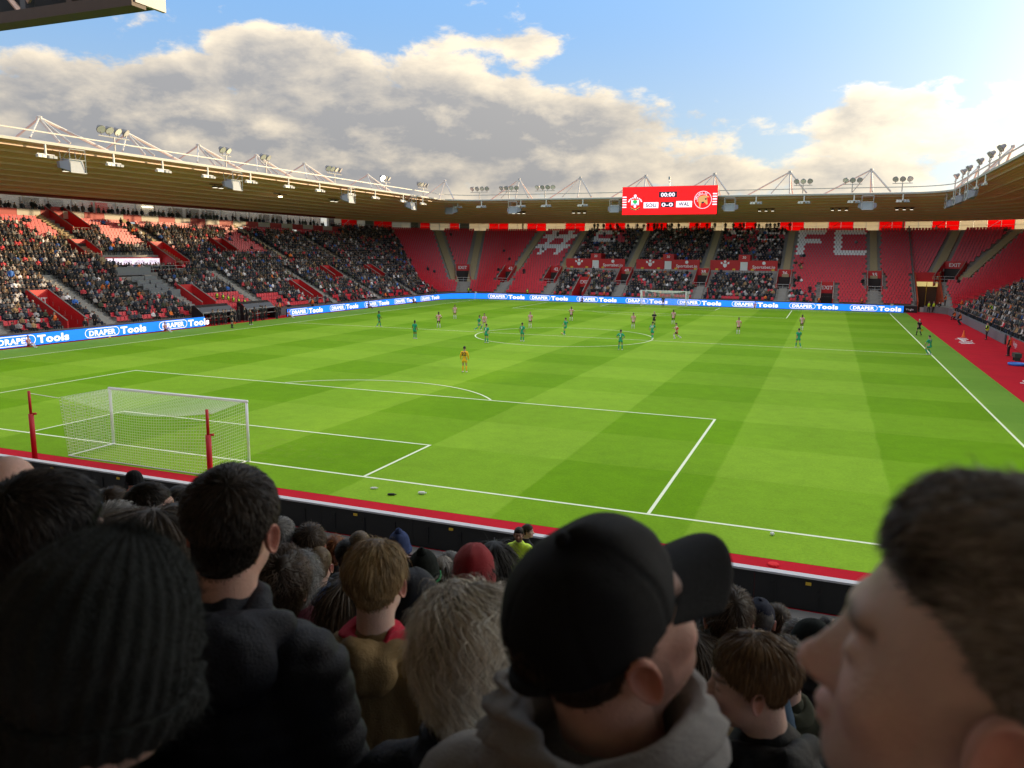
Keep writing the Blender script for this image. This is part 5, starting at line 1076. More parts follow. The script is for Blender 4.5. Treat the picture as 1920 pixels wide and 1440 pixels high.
# hairline test on directions: 1 inside the hair
def scalp(D, hl, sh=0.):
    """D unit directions (…,3) from the head centre; hl: front height, side, nape"""
    az = np.abs(np.arctan2(D[..., 0], D[..., 1])); el = np.arcsin(np.clip(D[..., 2], -1, 1))
    lim = np.interp(az-sh*np.clip((az-.6)/.5, 0, 1), [0, .55, .95, 1.25, 1.45, 1.75, 2.1, math.pi], [hl[0], hl[0]-.03, hl[0]-.12, hl[1]+.30, hl[1], hl[1]+.22, hl[2]+.05, hl[2]])
    return el-lim
def make_hair(o, style, n, seed, res):
    """strand ribbons and an underlying cap; returns V, F, col in head space"""
    r = np.random.default_rng(seed); V0, F0, C0, P, D, R = head_mesh(o, res); nv, nu = R.shape
    hl = style.get('line', (.62, -.12, -.62)); th = style.get('th', .006); L0 = style['len']; col = np.array(style['col'])
    lift = style.get('lift', .5); flow = style.get('flow', 'crown'); curl = style.get('curl', .0); wid = style.get('wid', .0016); K = style.get('seg', 6)
    base = col*style.get('root', .45)
    # cap shell
    inside_ = scalp(D, hl, style.get('side', 0.)); tt = np.clip(inside_/.12, 0, 1)*th; topq = np.clip(D[..., 2], 0, 1); fr_ = np.clip(D[..., 1]*.6+.55, 0, 1)
    vol = style.get('vol', 0.)*np.clip(inside_/.35, 0, 1)*topq**style.get('vpow', 1.)*(1+style.get('front', 0.)*D[..., 1])
    lump = 1+style.get('lump', .12)*sn(D*3.0, 1.5, 3, seed)
    RR_ = R+(tt+vol*.85)*lump; S_ = np.array((0, 0, -.01))+D*RR_[..., None]
    idx = (inside_ > -.02).ravel(); Fg = grid_faces(nu, nv); keep = idx[Fg].all(1)
    capV = S_.reshape(-1, 3); capC = np.tile(base, (len(capV), 1))*(1+.25*sn(capV*60, 1., 2, seed+1))[:, None]
    if n == 0: return capV, Fg[keep], np.clip(capC*1.6, 0, 1)
    # roots
    cand = r.normal(size=(n*5, 3)); cand /= np.linalg.norm(cand, axis=1)[:, None]; sc = scalp(cand, hl, style.get('side', 0.)); ok = sc > r.uniform(-.05, .10, len(sc)); d = cand[ok][:n]; n = len(d); sc = sc[ok][:n]
    az = np.arctan2(d[:, 0], d[:, 1]) % (2*math.pi); v = np.arcsin(d[:, 2])/(math.pi/2)
    fi = (v+1)/2*(nv-1); fj = az/(2*math.pi)*nu; i0 = np.clip(fi.astype(int), 0, nv-2); j0 = fj.astype(int) % nu; j1 = (j0+1) % nu; fi -= i0; fj -= np.floor(fj)
    Rr = (RR_[i0, j0]*(1-fi)*(1-fj)+RR_[i0+1, j0]*fi*(1-fj)+RR_[i0, j1]*(1-fi)*fj+RR_[i0+1, j1]*fi*fj)
    root = np.array((0, 0, -.01))+d*(Rr-.002)[:, None]
    up = np.array([0, 0, 1.]); crown = np.array(style.get('crown', (.12, -.55, .83))); crown /= np.linalg.norm(crown)
    if flow == 'crown': t = d-crown; t -= (t*d).sum(1)[:, None]*d                 # away from the whorl
    elif flow == 'down': t = -up+0*d; t = t-(t*d).sum(1)[:, None]*d
    elif flow == 'back': t = np.array([0, -1., .15])+0*d; t -= (t*d).sum(1)[:, None]*d
    elif flow == 'quiff': t = np.where((d[:, 2] > .45)[:, None], np.array([.1, .9, .5]), np.array([0, -.35, -1.]))+0*d; t -= (t*d).sum(1)[:, None]*d
    else: t = np.array(flow, float)+0*d; t -= (t*d).sum(1)[:, None]*d
    t /= np.linalg.norm(t, axis=1)[:, None]+1e-6
    side = np.cross(d, t); clump = sn(root*1., style.get('cf', 26.), 2, seed)[:, None]; t = t+side*(clump*style.get('mess', .35)+r.normal(0, style.get('rnd', .15), (n, 1))); t /= np.linalg.norm(t, axis=1)[:, None]
    topf = np.clip((d[:, 2]-.05)/.6, 0, 1); Ls = L0[0]+(L0[1]-L0[0])*topf; Ls = Ls*r.uniform(.65, 1.15, n)*np.clip(.35+sc*2.2, .35, 1)*(1-style.get('fringe', .0)*np.clip(d[:, 1]*2-.2, 0, 1))
    lf = lift*(1+style.get('front', 0.)*np.clip(d[:, 1], 0, 1)*topf)+r.normal(0, .10, n)+(r.random(n) < .03)*r.uniform(.2, .7, n)
    u = np.linspace(0, 1, K); out = root[:, None]+0*u[None, :, None]
    arc = (u-.5*u**2*(1-np.clip(lf, 0, 1))[:, None]) if 0 else u[None]
    fall = style.get('fall', .25)
    px = root[:, None, :]+d[:, None, :]*(Ls[:, None]*lf[:, None]*(u-.42*u**2)[None])[..., None]+t[:, None, :]*(Ls[:, None]*(np.sqrt(np.clip(1-np.clip(lf, 0, .95)**2, .08, 1))[:, None]*u[None]))[..., None]
    px[..., 2] -= (Ls[:, None]*fall*u[None]**2)
    if curl: ph = r.uniform(0, 6.28, (n, 1)); px += (side[:, None]*np.sin(u[None]*style.get('cw', 9.)+clump*3+ph*.3)[..., None]+d[:, None]*np.cos(u[None]*style.get('cw', 9.)+clump*3+ph*.3)[..., None]*.6)*(curl*u[None])[..., None]
    # keep strands outside the head
    q = px-np.array((0, 0, -.01)); qr = np.linalg.norm(q, axis=-1); qd = q/qr[..., None]
    az2 = np.arctan2(qd[..., 0], qd[..., 1]) % (2*math.pi); ii = np.clip(((np.arcsin(np.clip(qd[..., 2], -1, 1))/(math.pi/2)+1)/2*(nv-1)).astype(int), 0, nv-1); jj = (az2/(2*math.pi)*nu).astype(int) % nu
    rmin = R[ii, jj]+.0035+.8*(tt+vol*.85)[ii, jj]; rmax = rmin+(Ls*np.clip(lf, .06, 1))[:, None]*(u-.42*u**2)[None]*1.15+style.get('loose', .004)*u[None]+(np.abs(qd[..., 2]+.45) < .0)*0; rr2 = np.clip(qr, rmin, np.maximum(rmax, rmin)); px = np.array((0, 0, -.01))+qd*rr2[..., None]
    T = np.gradient(px, axis=1); T /= np.linalg.norm(T, axis=-1)[..., None]+1e-9; sd_ = np.cross(T, d[:, None, :]); sd_ /= np.linalg.norm(sd_, axis=-1)[..., None]+1e-9
    tw = r.normal(0, .5, (n, 1, 1)); sd_ = sd_*np.cos(tw)+np.cross(T, sd_)*np.sin(tw)
    wd = (wid*np.array([1, 1, 1, .9, .7, .25]) if K == 6 else wid*np.linspace(1, .25, K))[None, :, None]*r.uniform(.7, 1.3, (n, 1, 1))
    A, B = px+sd_*wd, px-sd_*wd; Vh = np.stack([A, B], 2).reshape(-1, 3)
    k = np.arange(n)[:, None]*K*2+np.arange(K-1)[None]*2; Fh = np.stack([k, k+1, k+3, k+2], -1).reshape(-1, 4)
    tone = (1+.28*sn(root*1., 40., 2, seed+3)+r.normal(0, .18, n))[:, None, None]*np.linspace(.8, 1.15, K)[None, :, None]
    alt = np.array(style.get('col2', style['col'])); mixf = np.clip(.5+.6*sn(root, 30., 2, seed+7)+r.normal(0, .25, n), 0, 1)[:, None, None]
    Ch = np.clip((col*(1-mixf)+alt*mixf)*np.clip(tone, .3, 2.), 0, 1); Ch = np.repeat(Ch[:, :, None, :], 2, 2).reshape(-1, 3)
    Fc = Fg[keep]; return np.concatenate([capV, Vh]), np.concatenate([Fc, Fh+len(capV)]), np.concatenate([capC, Ch])
def coat_sdf(p, o):
    """upper body in a coat: z=0 at the base of the neck, shoulders below; arms at the sides"""
    w = o.get('sw', 1.)
    d = ell(p, (0, .0, -.30), (.19*w, .135, .34)); d = smin(d, cap(p, (-.135*w, -.005, -.075), (.135*w, -.005, -.075), .072, .072), .06)
    d = smin(d, ell(p, (0, -.01, -.62), (.19*w, .14, .25)), .08); d = smin(d, cap(p, (0, -.02, -.08), (0, .0, .01), .085, .072), .05)
    for s in (-1, 1):
        d = smin(d, cap(p, (s*.175*w, -.01, -.10), (s*.235*w, -.03, -.36), .073, .062), .03); d = smin(d, cap(p, (s*.235*w, -.03, -.36), (s*.19*w, .12, -.56), .060, .050), .025)
    return d
def coat_mesh(o, res):
    nu, nv = ((120, 120), (60, 60), (32, 32))[res]
    P, D, R = star(lambda p: coat_sdf(p, o), (0, 0, -.33), nu, nv, 1.0, it=34); V = P.reshape(-1, 3).copy(); N = D.reshape(-1, 3)
    sd_ = o.get('seed', 1); kind = o.get('kind', 'plain')
    if kind == 'puffer': V += N*(.010*np.abs(np.sin(V[:, 2]*math.pi/.050+.4*sn(V, 8., 2, sd_)))**.6-.004+.005*sn(V, 30., 3, sd_))[:, None]
    else: V += N*(.011*sn(V*np.array([1, 1, .55]), 9., 4, sd_)+.005*sn(V, 26., 3, sd_+2))[:, None]
    return V, grid_faces(nu, nv)
def fabric(name, col, rough=.8, var=.25, bump=.5, bscale=220., sheen=.0): return mat(name, col, rough, var, 9., bump, bscale, sheen=sheen, spec=.3)
def place(M, t, V): return V@M.T+np.asarray(t)
def obj_np(name, V, F, m, parent, col=None, smooth=True): return link(name, npmesh(name, V, F, m, col, smooth), parent)
def hood(o, res, big=1.):
    """folded-back hood lying on the shoulders behind the neck"""
    nu, nv = (64, 40) if res == 0 else (30, 20)
    def f(p):
        d = ell(p, (0, -.105, -.045), (.125*big, .062*big, .075*big)); d = smin(d, cap(p, (-.10*big, -.03, .0), (0, -.12, .015), .035, .04), .03); d = smin(d, cap(p, (.10*big, -.03, .0), (0, -.12, .015), .035, .04), .03); return d
    P, D, R = star(f, (0, -.10, -.03), nu, nv, .4); V = P.reshape(-1, 3); V = V+D.reshape(-1, 3)*(.010*sn(V, 20., 4, o.get('seed', 1)+5))[:, None]; return V, grid_faces(nu, nv)
def scarf(res, r=.085, tall=.09, seed=1, wraps=4):
    """wrapped scarf: stacked soft rolls round the neck"""
    nu = 72 if res == 0 else 36; nv = 48 if res == 0 else 20; t = np.arange(nu)*2*math.pi/nu; V = []
    for q in np.linspace(0, 1, nv):
        a = q*2*math.pi; prof = (math.cos(a), math.sin(a))
        rr_ = r+.026*prof[0]; zz = tall*.5*prof[1]
        ripple = .010*np.sin(wraps*2*math.pi*(zz/tall+.25*np.sin(t*1.+seed)+t*.12))*(prof[0] > -.3)
        x = (rr_+ripple)*np.sin(t)*1.05; y = (rr_+ripple)*np.cos(t)*1.02-.02; z = zz+.018*np.cos(t+.3)+.006*np.sin(3*t+seed); V.append(np.stack([x, y, z], 1))
    V = np.concatenate(V); V += .004*sn(V, 45., 3, seed)[:, None]*np.array([1, 1, .5]); return V, grid_faces(nu, nv)
def beanie(o, res, st):
    """knitted hat: ribs run to the crown, a turned-up cuff below; returns parts dict"""
    V0, F0, C0, P, D, R = head_mesh(o, res); nv, nu = R.shape; tilt = st.get('tilt', .12); slouch = st.get('slouch', .02); low = st.get('low', -.10)
    nn = 144 if res == 0 else 48; mm = 46 if res == 0 else 18; th = np.arange(nn)*2*math.pi/nn; out = {}
    def surf(es, extra, ribs, amp):
        V = []
        for e in es:
            el = np.full(nn, e)+tilt*np.cos(th)*np.cos(e)*(1-max(0, e)/1.57); d = np.stack([np.cos(el)*np.sin(th), np.cos(el)*np.cos(th), np.sin(el)], 1)
            ii = np.clip(((el/(math.pi/2)+1)/2*(nv-1)).round().astype(int), 0, nv-1); jj = (np.mod(th, 2*math.pi)/(2*math.pi)*nu).round().astype(int) % nu
            rr_ = R[ii, jj]; rr_ = (rr_+np.roll(rr_, 2)+np.roll(rr_, -2))/3; rr_ = np.maximum(rr_, .088)
            x = extra(e)+slouch*max(0, math.sin(e))**2; x = x+amp*np.cos(ribs*th)*math.cos(min(e, 1.5))**.4; V.append(np.array((0, 0, -.01))+d*(rr_+x)[:, None])
        return np.concatenate(V), grid_faces(nn, len(es))
    es = np.linspace(low, 1.565, mm); k = st.get('ribs', 36)
    V, F = surf(es, lambda e: .014, k, st.get('amp', .0022)); V += .003*sn(V, 40., 3, 5)[:, None]*V/np.linalg.norm(V, axis=1)[:, None]; out['crown'] = (V, F)
    cw = st.get('cuff', .26)
    if cw: es = np.concatenate([[low+.01, low-.02], np.linspace(low-.03, low+cw, 12), [low+cw+.02, low+cw+.01]]); V, F = surf(es, lambda e: .023 if low-.025 < e < low+cw+.005 else .012, k, .0024); V += .002*sn(V, 50., 2, 8)[:, None]; out['cuff'] = (V, F)
    return out
def cap_parts(o, res):
    """six-panel baseball cap: crown, curved brim, button, back strap"""
    V0, F0, C0, P, D, R = head_mesh(o, res); out = {}; nn, mm = (96, 40) if res == 0 else (36, 16); th = np.arange(nn)*2*math.pi/nn
    V = []
    for q in np.linspace(0, 1, mm):
        e = -.06+q*(math.pi/2+.055); low = .06*np.cos(th)*(1-q)
        fr = np.clip(np.cos(th), 0, 1)**2; bk = np.clip(-np.cos(th), 0, 1)
        r0 = .086+.016*math.sin(max(0, min(e, 1.57)))*1.0+.010*fr*math.sin(min(1.57, max(0, e)*1.6)); rx, ry = r0*.96, r0*1.16
        el = e+low; seam = -.0022*np.exp(-(np.sin(3*th)/.09)**2)
        x = (rx+seam)*np.cos(el)*np.sin(th); y = (ry+seam)*np.cos(el)*np.cos(th)-.010; z = .020+(.112+.010*fr)*np.sin(el)+.0
        V.append(np.stack([x, y, z], 1))
    V = np.concatenate(V); V += .0018*sn(V, 28., 3, 4)[:, None]; F = grid_faces(nn, mm)
    c = V[F].mean(1); hole = (c[:, 1] < -.06) & (np.abs(c[:, 0]) < .036) & (c[:, 2] < .052-.028*(np.abs(c[:, 0])/.036)**2) & (c[:, 2] > .020); out['crown'] = (V, F[~hole])
    nb, mb_ = 30, 12; V = []
    for side_ in (0, 1):
        for k in range(mb_):
            q = k/(mb_-1)
            for j in range(nb):
                t = (j/(nb-1)-.5)*2*1.02; x = .083*math.sin(t)*(1+.02*q); y0 = .094*math.cos(t)-.004; ext = .086*q*math.cos(t*.92)**.55; y = y0+ext; z = .020+.008*math.cos(t)-.030*(x/.083)**2*(.3+.7*q)-.012*q-.004*side_; V.append((x, y, z))
    V = np.array(V); f = np.array([(k*nb+j, k*nb+j+1, (k+1)*nb+j+1, (k+1)*nb+j) for k in range(mb_-1) for j in range(nb-1)]); f2 = f[:, ::-1]+nb*mb_
    e1 = [((mb_-1)*nb+j, (mb_-1)*nb+j+1, nb*mb_+(mb_-1)*nb+j+1, nb*mb_+(mb_-1)*nb+j) for j in range(nb-1)]
    out['brim'] = (V, np.concatenate([f, f2, np.array(e1)]))
    b = MB(); b.lathe([(.001, .010), (.006, .009), (.009, .004), (.010, -.002)][::-1], (0, -.010, .134), (0, 0, 1), 14); out['button'] = (b.v[0], b.f)
    b = MB(); b.tube([(.05*math.sin(t), -.010-.1085*math.cos(t), .008) for t in np.linspace(-.6, .6, 9)], .0085, 8); out['strap'] = (b.v[0], b.f)
    return out
def row_floor(y): return 6.42-.30*math.floor((y+24.6)/.8)
FOLK = []
def person(label, u, v, dist, face, pitch=0., roll=0., o=None, skin='fair', hair=None, coat=None, hat=None, res=1, scl=1., lean=0., extras=(), group=None, top=.128, sit=0., bodyface=None, nhair=0, cseed=None):
    """someone standing in the rows; (u, v) is the direction of the top of the head, dist its distance in metres; face: azimuth the head looks to (degrees), bodyface the chest"""
    o = o or {}; seed = len(FOLK)+3; Rh = rot_mat(math.radians(face), math.radians(pitch), math.radians(roll)); tp = at(u, v, dist); hc = tp-np.array((0, 0, top))*scl
    bf = math.radians(bodyface if bodyface is not None else face*.4); Rb = rot_mat(bf)
    nk = hc+Rh@np.array((0, -.045, -.13))*scl; nb = nk+np.array((0, 0, -.045*scl))              # base of the neck
    fz = row_floor(tp[1]); root = thing('person', label, 'person', (float(nb[0]), float(nb[1]), fz), group=group); base = np.array((nb[0], nb[1], fz)); FOLK.append(root)
    def W_(V): return place(Rh*scl, hc-base, V)
    V, F, C, *_ = head_mesh(o, res); V = W_(V)
    # legs of the same body, down to the floor, so that it stands
    hip = nb[2]-fz-.62*scl
    obj_np('body', V, F, SKIN[skin], root, C)
    if coat:
        cm, ck, extra = coat[0], coat[1], coat[2:]; oc = {'kind': ck, 'seed': cseed or seed, 'sw': 1.0}
        for e in extra:
            if isinstance(e, dict): oc.update(e)
        Vc, Fc = coat_mesh(oc, res); obj_np('coat', place(Rb*scl, nb-base+np.array((0, 0, -.005)), Vc), Fc, cm, root)
        if 'hood' in extra: Vc, Fc = hood(oc, res, oc.get('big', 1.)); obj_np('hood', place(Rb*scl, nb-base, Vc), Fc, cm, root)
        if 'collar' in extra: Vc, Fc = scarf(res, .070, .075, seed, 1); obj_np('collar', place(Rb*scl, nb-base+np.array((0, 0, .015)), Vc), Fc, cm, root)
    for nm, m, kw in extras:
        if nm == 'scarf': Vc, Fc = scarf(res, **kw); obj_np('scarf', place(Rb*scl, nb-base+np.array((0, 0, kw.get('tall', .09)*.25)), Vc), Fc, m, root)
    mbt = MB()
    for s in (-1, 1):
        a = Rb@np.array((s*.095, 0, 0))*scl; mbt.tube([a+(0, 0, hip+.06), a+(0, 0, hip*.5), a+Rb@np.array((0, .0, 0))+(0, 0, .07)], [.10*scl, .075*scl, .055*scl], 8)
    mbt.build('trousers', fabric('dark_trousers', (.018, .02, .028)), root, True)
    for s in (-1, 1):
        a = Rb@np.array((s*.095, .06, 0))*scl; b_ = MB(); b_.lathe([(.03, 0), (.055, .005), (.05, .05), (.04, .085)], (0, 0, 0), (0, 0, 1), 8); v = b_.v[0]*np.array([.85, 2.2, 1])*scl; b_.v[0] = v@Rb.T+a; b_.build('shoe', M_black, root, True)
    if hat:
        kind, hm = hat[0], hat[1]
        if kind == 'beanie':
            ps = beanie(o, res, hat[2] if len(hat) > 2 else {}); h = obj_np('hat', W_(ps['crown'][0]), ps['crown'][1], hm, root)
            if 'cuff' in ps: obj_np('hat_cuff', W_(ps['cuff'][0]), ps['cuff'][1], hat[3] if len(hat) > 3 else hm, h)
            st_ = hat[2] if len(hat) > 2 else {}
            if st_.get('bobble'):
                b_ = MB(); b_.lathe([(.004+.03*math.sin(q), -.032*math.cos(q)) for q in np.linspace(.1, 3.04, 9)], (0, -.03, .15), (0, -.3, 1), 14); v = b_.v[0]; v += .004*sn(v, 160., 2)[:, None]; obj_np('bobble', W_(v), np.array([q for q in b_.f if len(q) == 4]), st_['bobble'], h)
            if st_.get('fuzz'):
                r = np.random.default_rng(seed); Vb, Fb = ps['crown']; src = np.concatenate([Vb, ps['cuff'][0]]) if 'cuff' in ps else Vb; nf = st_['fuzz']; pts = src[r.integers(0, len(src), nf)]+r.normal(0, .0015, (nf, 3)); dn = pts/np.linalg.norm(pts, axis=1)[:, None]+r.normal(0, .7, (nf, 3)); ln = r.uniform(.003, .009, nf)[:, None]; sd_ = np.cross(dn, r.normal(size=(nf, 3))); sd_ /= np.linalg.norm(sd_, axis=1)[:, None]
                Vf = np.stack([pts-sd_*.0004, pts+sd_*.0004, pts+dn*ln+sd_*.0002, pts+dn*ln-sd_*.0002], 1).reshape(-1, 3); ob = obj_np('wool_fuzz', W_(Vf), np.arange(nf*4).reshape(-1, 4), hm, h); ob['kind'] = 'stuff'
        if kind == 'cap':
            for nm, (v, f) in cap_parts(o, res).items():
                if nm == 'button' or nm == 'strap': b_ = MB(); b_.add(W_(np.asarray(v)), f); b_.build('cap_'+nm, hm, h, True)
                elif nm == 'crown': h = obj_np('cap', W_(v), f, hm, root)
                else: obj_np('cap_brim', W_(v), f, hat[2] if len(hat) > 2 else hm, h)
    if hair:
        Vh, Fh, Ch = make_hair(o, hair, nhair, seed, res); ob = obj_np('hair', W_(Vh), Fh, hair_mat('hair', (.1, .1, .1)), root, Ch)
    return root, Rh, hc, nb, base
H_dark = dict(len=(.008, .035), col=(.022, .016, .012), col2=(.045, .034, .026), lift=.55, th=.007, vol=.018, wid=.0011, mess=.5)
# ------------------------------------------------------------ who stands where in the shaded rows
C_blk = fabric('black_nylon', (.006, .0065, .008), .6); C_nav = fabric('navy_nylon', (.008, .010, .019), .6); C_char = fabric('charcoal_wool', (.045, .045, .048)); C_tan = fabric('tan_canvas', (.24, .155, .065), .8); C_grey = fabric('grey_wool', (.34, .32, .315), .9, .2, .8, 300., .3)
C_blue = fabric('blue_nylon', (.015, .09, .27), .5); C_den = fabric('denim', (.05, .10, .17)); C_mar = fabric('maroon_nylon', (.10, .015, .03)); C_olv = fabric('olive_cloth', (.05, .055, .03)); C_redw = fabric('red_wool', (.45, .02, .03), .9, .2, .8, 250., .3); C_scr = fabric('red_scarf', (.55, .02, .05), .9)
K_bean = fabric('dark_green_wool', (.007, .0115, .0115), .95, .3, .9, 260., .12); K_cap = fabric('black_cotton', (.0045, .005, .0072), .75, .25, .5, 400.); K_navc = fabric('navy_cap', (.015, .02, .045)); K_wht = fabric('cream_wool', (.50, .46, .42), .95, .2, 1., 200.); K_grn = fabric('green_stripe_wool', (.03, .22, .08), .95); K_blu = fabric('blue_pattern_wool', (.06, .09, .22), .95, .6, .8, 200.); K_gry = fabric('grey_knit', (.22, .22, .23), .95)
def hs(l0, l1, c, c2, **k): return dict(dict(len=(l0, l1), col=c, col2=c2, lift=.45, th=.007, vol=.014, wid=.0009, mess=.5), **k)
H_short = hs(.005, .022, (.020, .014, .010), (.050, .036, .026), lift=.35, vol=.010, th=.005); H_fluff = hs(.02, .040, (.016, .012, .010), (.040, .032, .027), lift=.38, mess=.9, vol=.013, lump=.2, cf=18.)
H_blond = hs(.010, .058, (.26, .165, .075), (.46, .33, .17), lift=.26, th=.008, vol=.014, flow='crown', crown=(.1, .05, 1.), mess=.45, fall=.5, cf=20., wid=.0010, line=(.55, .08, -.5))
H_grey = hs(.055, .095, (.46, .385, .30), (.80, .74, .64), lift=.36, th=.018, vol=.028, flow='crown', crown=(0, .1, 1.), curl=.022, loose=.02, cw=6.5, mess=1.5, rnd=.3, fall=.5, cf=14., wid=.0010, line=(.5, -.75, -.95), lump=.3, root=.35, seg=8)
H_boy = hs(.010, .05, (.11, .058, .026), (.24, .145, .07), lift=.24, th=.008, vol=.014, flow='crown', crown=(.0, -.1, 1.), mess=.35, fall=.45, line=(.60, .14, -.42), cf=20., side=.10, fringe=.5)
H_quiff = hs(.003, .036, (.075, .062, .052), (.46, .42, .38), wid=.00055, lift=.45, front=.7, th=.004, vol=.022, vpow=2.5, flow='quiff', mess=.6, rnd=.25, line=(.84, .10, -.35), cf=30., side=.38)  # pale second strand colour carries the skylit highlight of the quiff
H_gm = hs(.012, .03, (.22, .21, .20), (.40, .39, .37)); H_br = hs(.02, .05, (.06, .036, .02), (.13, .085, .05), vol=.016); H_crl = hs(.05, .07, (.045, .027, .017), (.11, .07, .045), curl=.012, cw=11., mess=1.2, vol=.03, th=.014, lump=.3, line=(.55, -.5, -.8)); H_red = hs(.06, .10, (.30, .09, .02), (.45, .17, .05), vol=.02, line=(.5, -.5, -.8)); H_lng = hs(.14, .22, (.012, .010, .009), (.03, .025, .022), flow='down', loose=.05, lift=.12, th=.012, vol=.014, fall=.2, line=(.5, -.6, -.95)); H_lbr = hs(.12, .18, (.06, .04, .025), (.14, .10, .065), flow='down', loose=.05, lift=.15, th=.012, vol=.016, fall=.2, line=(.5, -.6, -.95)); H_crew = hs(.006, .012, (.25, .17, .09), (.38, .27, .16), th=.004, vol=.004)
# nearest people, full detail
person('man in dark knitted beanie and black coat, close in front of the black-jacketed man', 170, 1004, 1.06, 8, -14, 4, skin='fair', hair=None, hat=('beanie', K_bean, dict(fuzz=9000, slouch=.035, ribs=30, amp=.0022, low=-.42, cuff=.36, tilt=.18)), coat=(C_blk, 'plain', 'collar'), res=0, scl=1.04, top=.165, o=dict(w=1.02))
person('dark-haired man with cropped sides in a hooded black jacket', 430, 862, 1.76, -20, -2, 3, skin='ruddy', hair=dict(H_short, vol=.014), nhair=12000, coat=(C_nav, 'puffer', 'hood', 'collar', dict(big=1.25, sw=1.08)), res=0, o=dict(w=1.03, neck=.060), scl=1.03, bodyface=-15, top=.145)
person('dark-haired man in profile beside the bald head', 78, 866, 1.80, 12, -4, 0, skin='fair', hair=H_fluff, nhair=10000, coat=(C_olv, 'plain', 'collar'), res=0, o=dict(w=1.02), top=.158)
person('bald man standing beyond the fluffy dark-haired man', 12, 850, 2.78, -30, 0, 0, skin='ruddy', coat=(C_char, 'plain', 'collar'), res=1)
person('boy with fair brown hair, red scarf and tan jacket', 705, 1005, 2.30, -14, -2, -3, skin='fair', hair=H_blond, nhair=10000, coat=(C_tan, 'plain', 'hood', dict(big=.95, sw=.9)), res=0, o=dict(w=.98), scl=.92, extras=[('scarf', C_scr, dict(r=.068, tall=.07, seed=3, wraps=2))], top=.150)
person('woman with wavy grey-blonde hair and a black coat', 886, 1094, 1.62, -12, -6, 0, skin='fair', hair=H_grey, nhair=15000, coat=(C_nav, 'plain', 'collar'), res=0, scl=.98, top=.168)
cm = person('man in black baseball cap with a thick grey scarf', 1143, 946, 1.0, 42, 24, 4, skin='ruddy', hair=dict(H_short, len=(.003, .006), th=.001, vol=0, col=(.05, .035, .026), root=.9, line=(.62, .0, -.35)), nhair=5000, hat=('cap', K_cap), coat=(C_grey, 'plain', dict(sw=1.05)), res=0, scl=1.13, o=dict(stub=.55, neck=.058), extras=[('scarf', C_grey, dict(r=.105, tall=.15, seed=2, wraps=5))], top=.146, bodyface=5)
person('man with swept-up grey-brown hair seen in close profile', 1894, 880, .63, -78, 6, 0, skin='pink', hair=H_quiff, nhair=26000, coat=(C_blk, 'plain', 'collar'), res=0, scl=1.0, o=dict(stub=.15, w=1.04, nose=.55, jaw=1.08), top=.150, bodyface=-20)
person('boy with brown hair in profile wearing a black padded jacket', 1412, 1180, 2.15, -100, -4, 0, skin='fair', hair=H_boy, nhair=10000, coat=(C_blk, 'puffer', 'hood', dict(sw=.92)), res=0, scl=.96, top=.150, bodyface=-30)
# further rows
N1 = 2600
person('small child with fair hair in front of the boy in profile', 1326, 1312, 2.5, -20, 0, 0, hair=dict(H_blond, len=(.04, .07)), nhair=N1, coat=(C_blk, 'plain'), scl=.85)
person('brown-haired man in a denim jacket before the black board', 1370, 1098, 3.30, -8, 0, 0, skin='ruddy', hair=H_br, nhair=N1, coat=(C_den, 'plain', 'collar'), top=.145)
person('man in navy baseball cap behind the denim jacket', 1426, 1122, 4.9, -10, 0, 0, skin='fair', hair=dict(H_gm, len=(.004, .006), vol=0), nhair=400, hat=('cap', K_navc), coat=(C_olv, 'plain', 'collar'), top=.14)
sh = person('person in black and red striped woolly hat reading SAINTS', 1524, 1162, 4.6, -60, 0, 0, hat=('beanie', fabric('black_wool', (.015, .02, .018), .95), dict(low=-.2, cuff=.34, ribs=24, amp=.001), C_redw), coat=(C_char, 'puffer', 'collar'), top=.15)
_, Rh_, hc_, nb_, bs_ = sh
mb = MB()
for i, ch in enumerate('SAINTS'):
    a_ = math.radians(-124)-(i-2.5)*.23; n_ = np.array((math.sin(a_), math.cos(a_), 0)); ux_ = Rh_@np.array((-n_[1], n_[0], 0)); put_text(mb, ch, hc_-bs_+Rh_@(n_*np.array((.112, .128, 1))+np.array((0, 0, .012))), ux_, Rh_@np.array((0, 0, 1.)), .026, center=True, bold=.04)
mb.build('hat_lettering', M_lw, [c for c in sh[0].children if c.name.startswith('hat')][0])
person('grey-haired man with glasses beside the striped woolly hat', 1498, 1165, 5.0, -30, 0, 0, skin='ruddy', hair=H_gm, nhair=N1, coat=(C_olv, 'plain', 'collar'))
person('dark-haired person in blue coat and red scarf by the board', 1458, 1136, 6.2, -15, 0, 0, hair=H_br, nhair=1500, coat=(C_blue, 'plain'), extras=[('scarf', C_scr, dict(r=.075, tall=.08, seed=5, wraps=2))])
person('dark-haired person low before the black board, in black coat', 1552, 1158, 7.0, -15, 0, 0, hair=H_short, nhair=1500, coat=(C_blk, 'plain'))
person('grey-haired person low before the black board, in charcoal coat', 1585, 1162, 6.6, -10, 0, 0, hair=H_gm, nhair=1500, coat=(C_char, 'plain'))
person('dark-haired person with pink and red scarf beneath the cap brim', 1312, 1150, 4.2, -15, 0, 0, hair=H_lng, nhair=2000, coat=(C_blk, 'plain'), extras=[('scarf', C_scr, dict(r=.078, tall=.08, seed=6, wraps=2))])
person('person in bright red woollen hat and green coat', 889, 1015, 3.66, -15, 0, 0, hat=('beanie', C_redw, dict(low=-.30, cuff=0, ribs=8, amp=.0012, slouch=.03)), hair=dict(H_lng, len=(.03, .04)), nhair=800, coat=(C_olv, 'plain', 'collar'), top=.172)
person('woman with long black hair next to the red woollen hat', 928, 1020, 4.6, 20, 0, 0, hair=H_lng, nhair=3000, coat=(C_char, 'plain'))
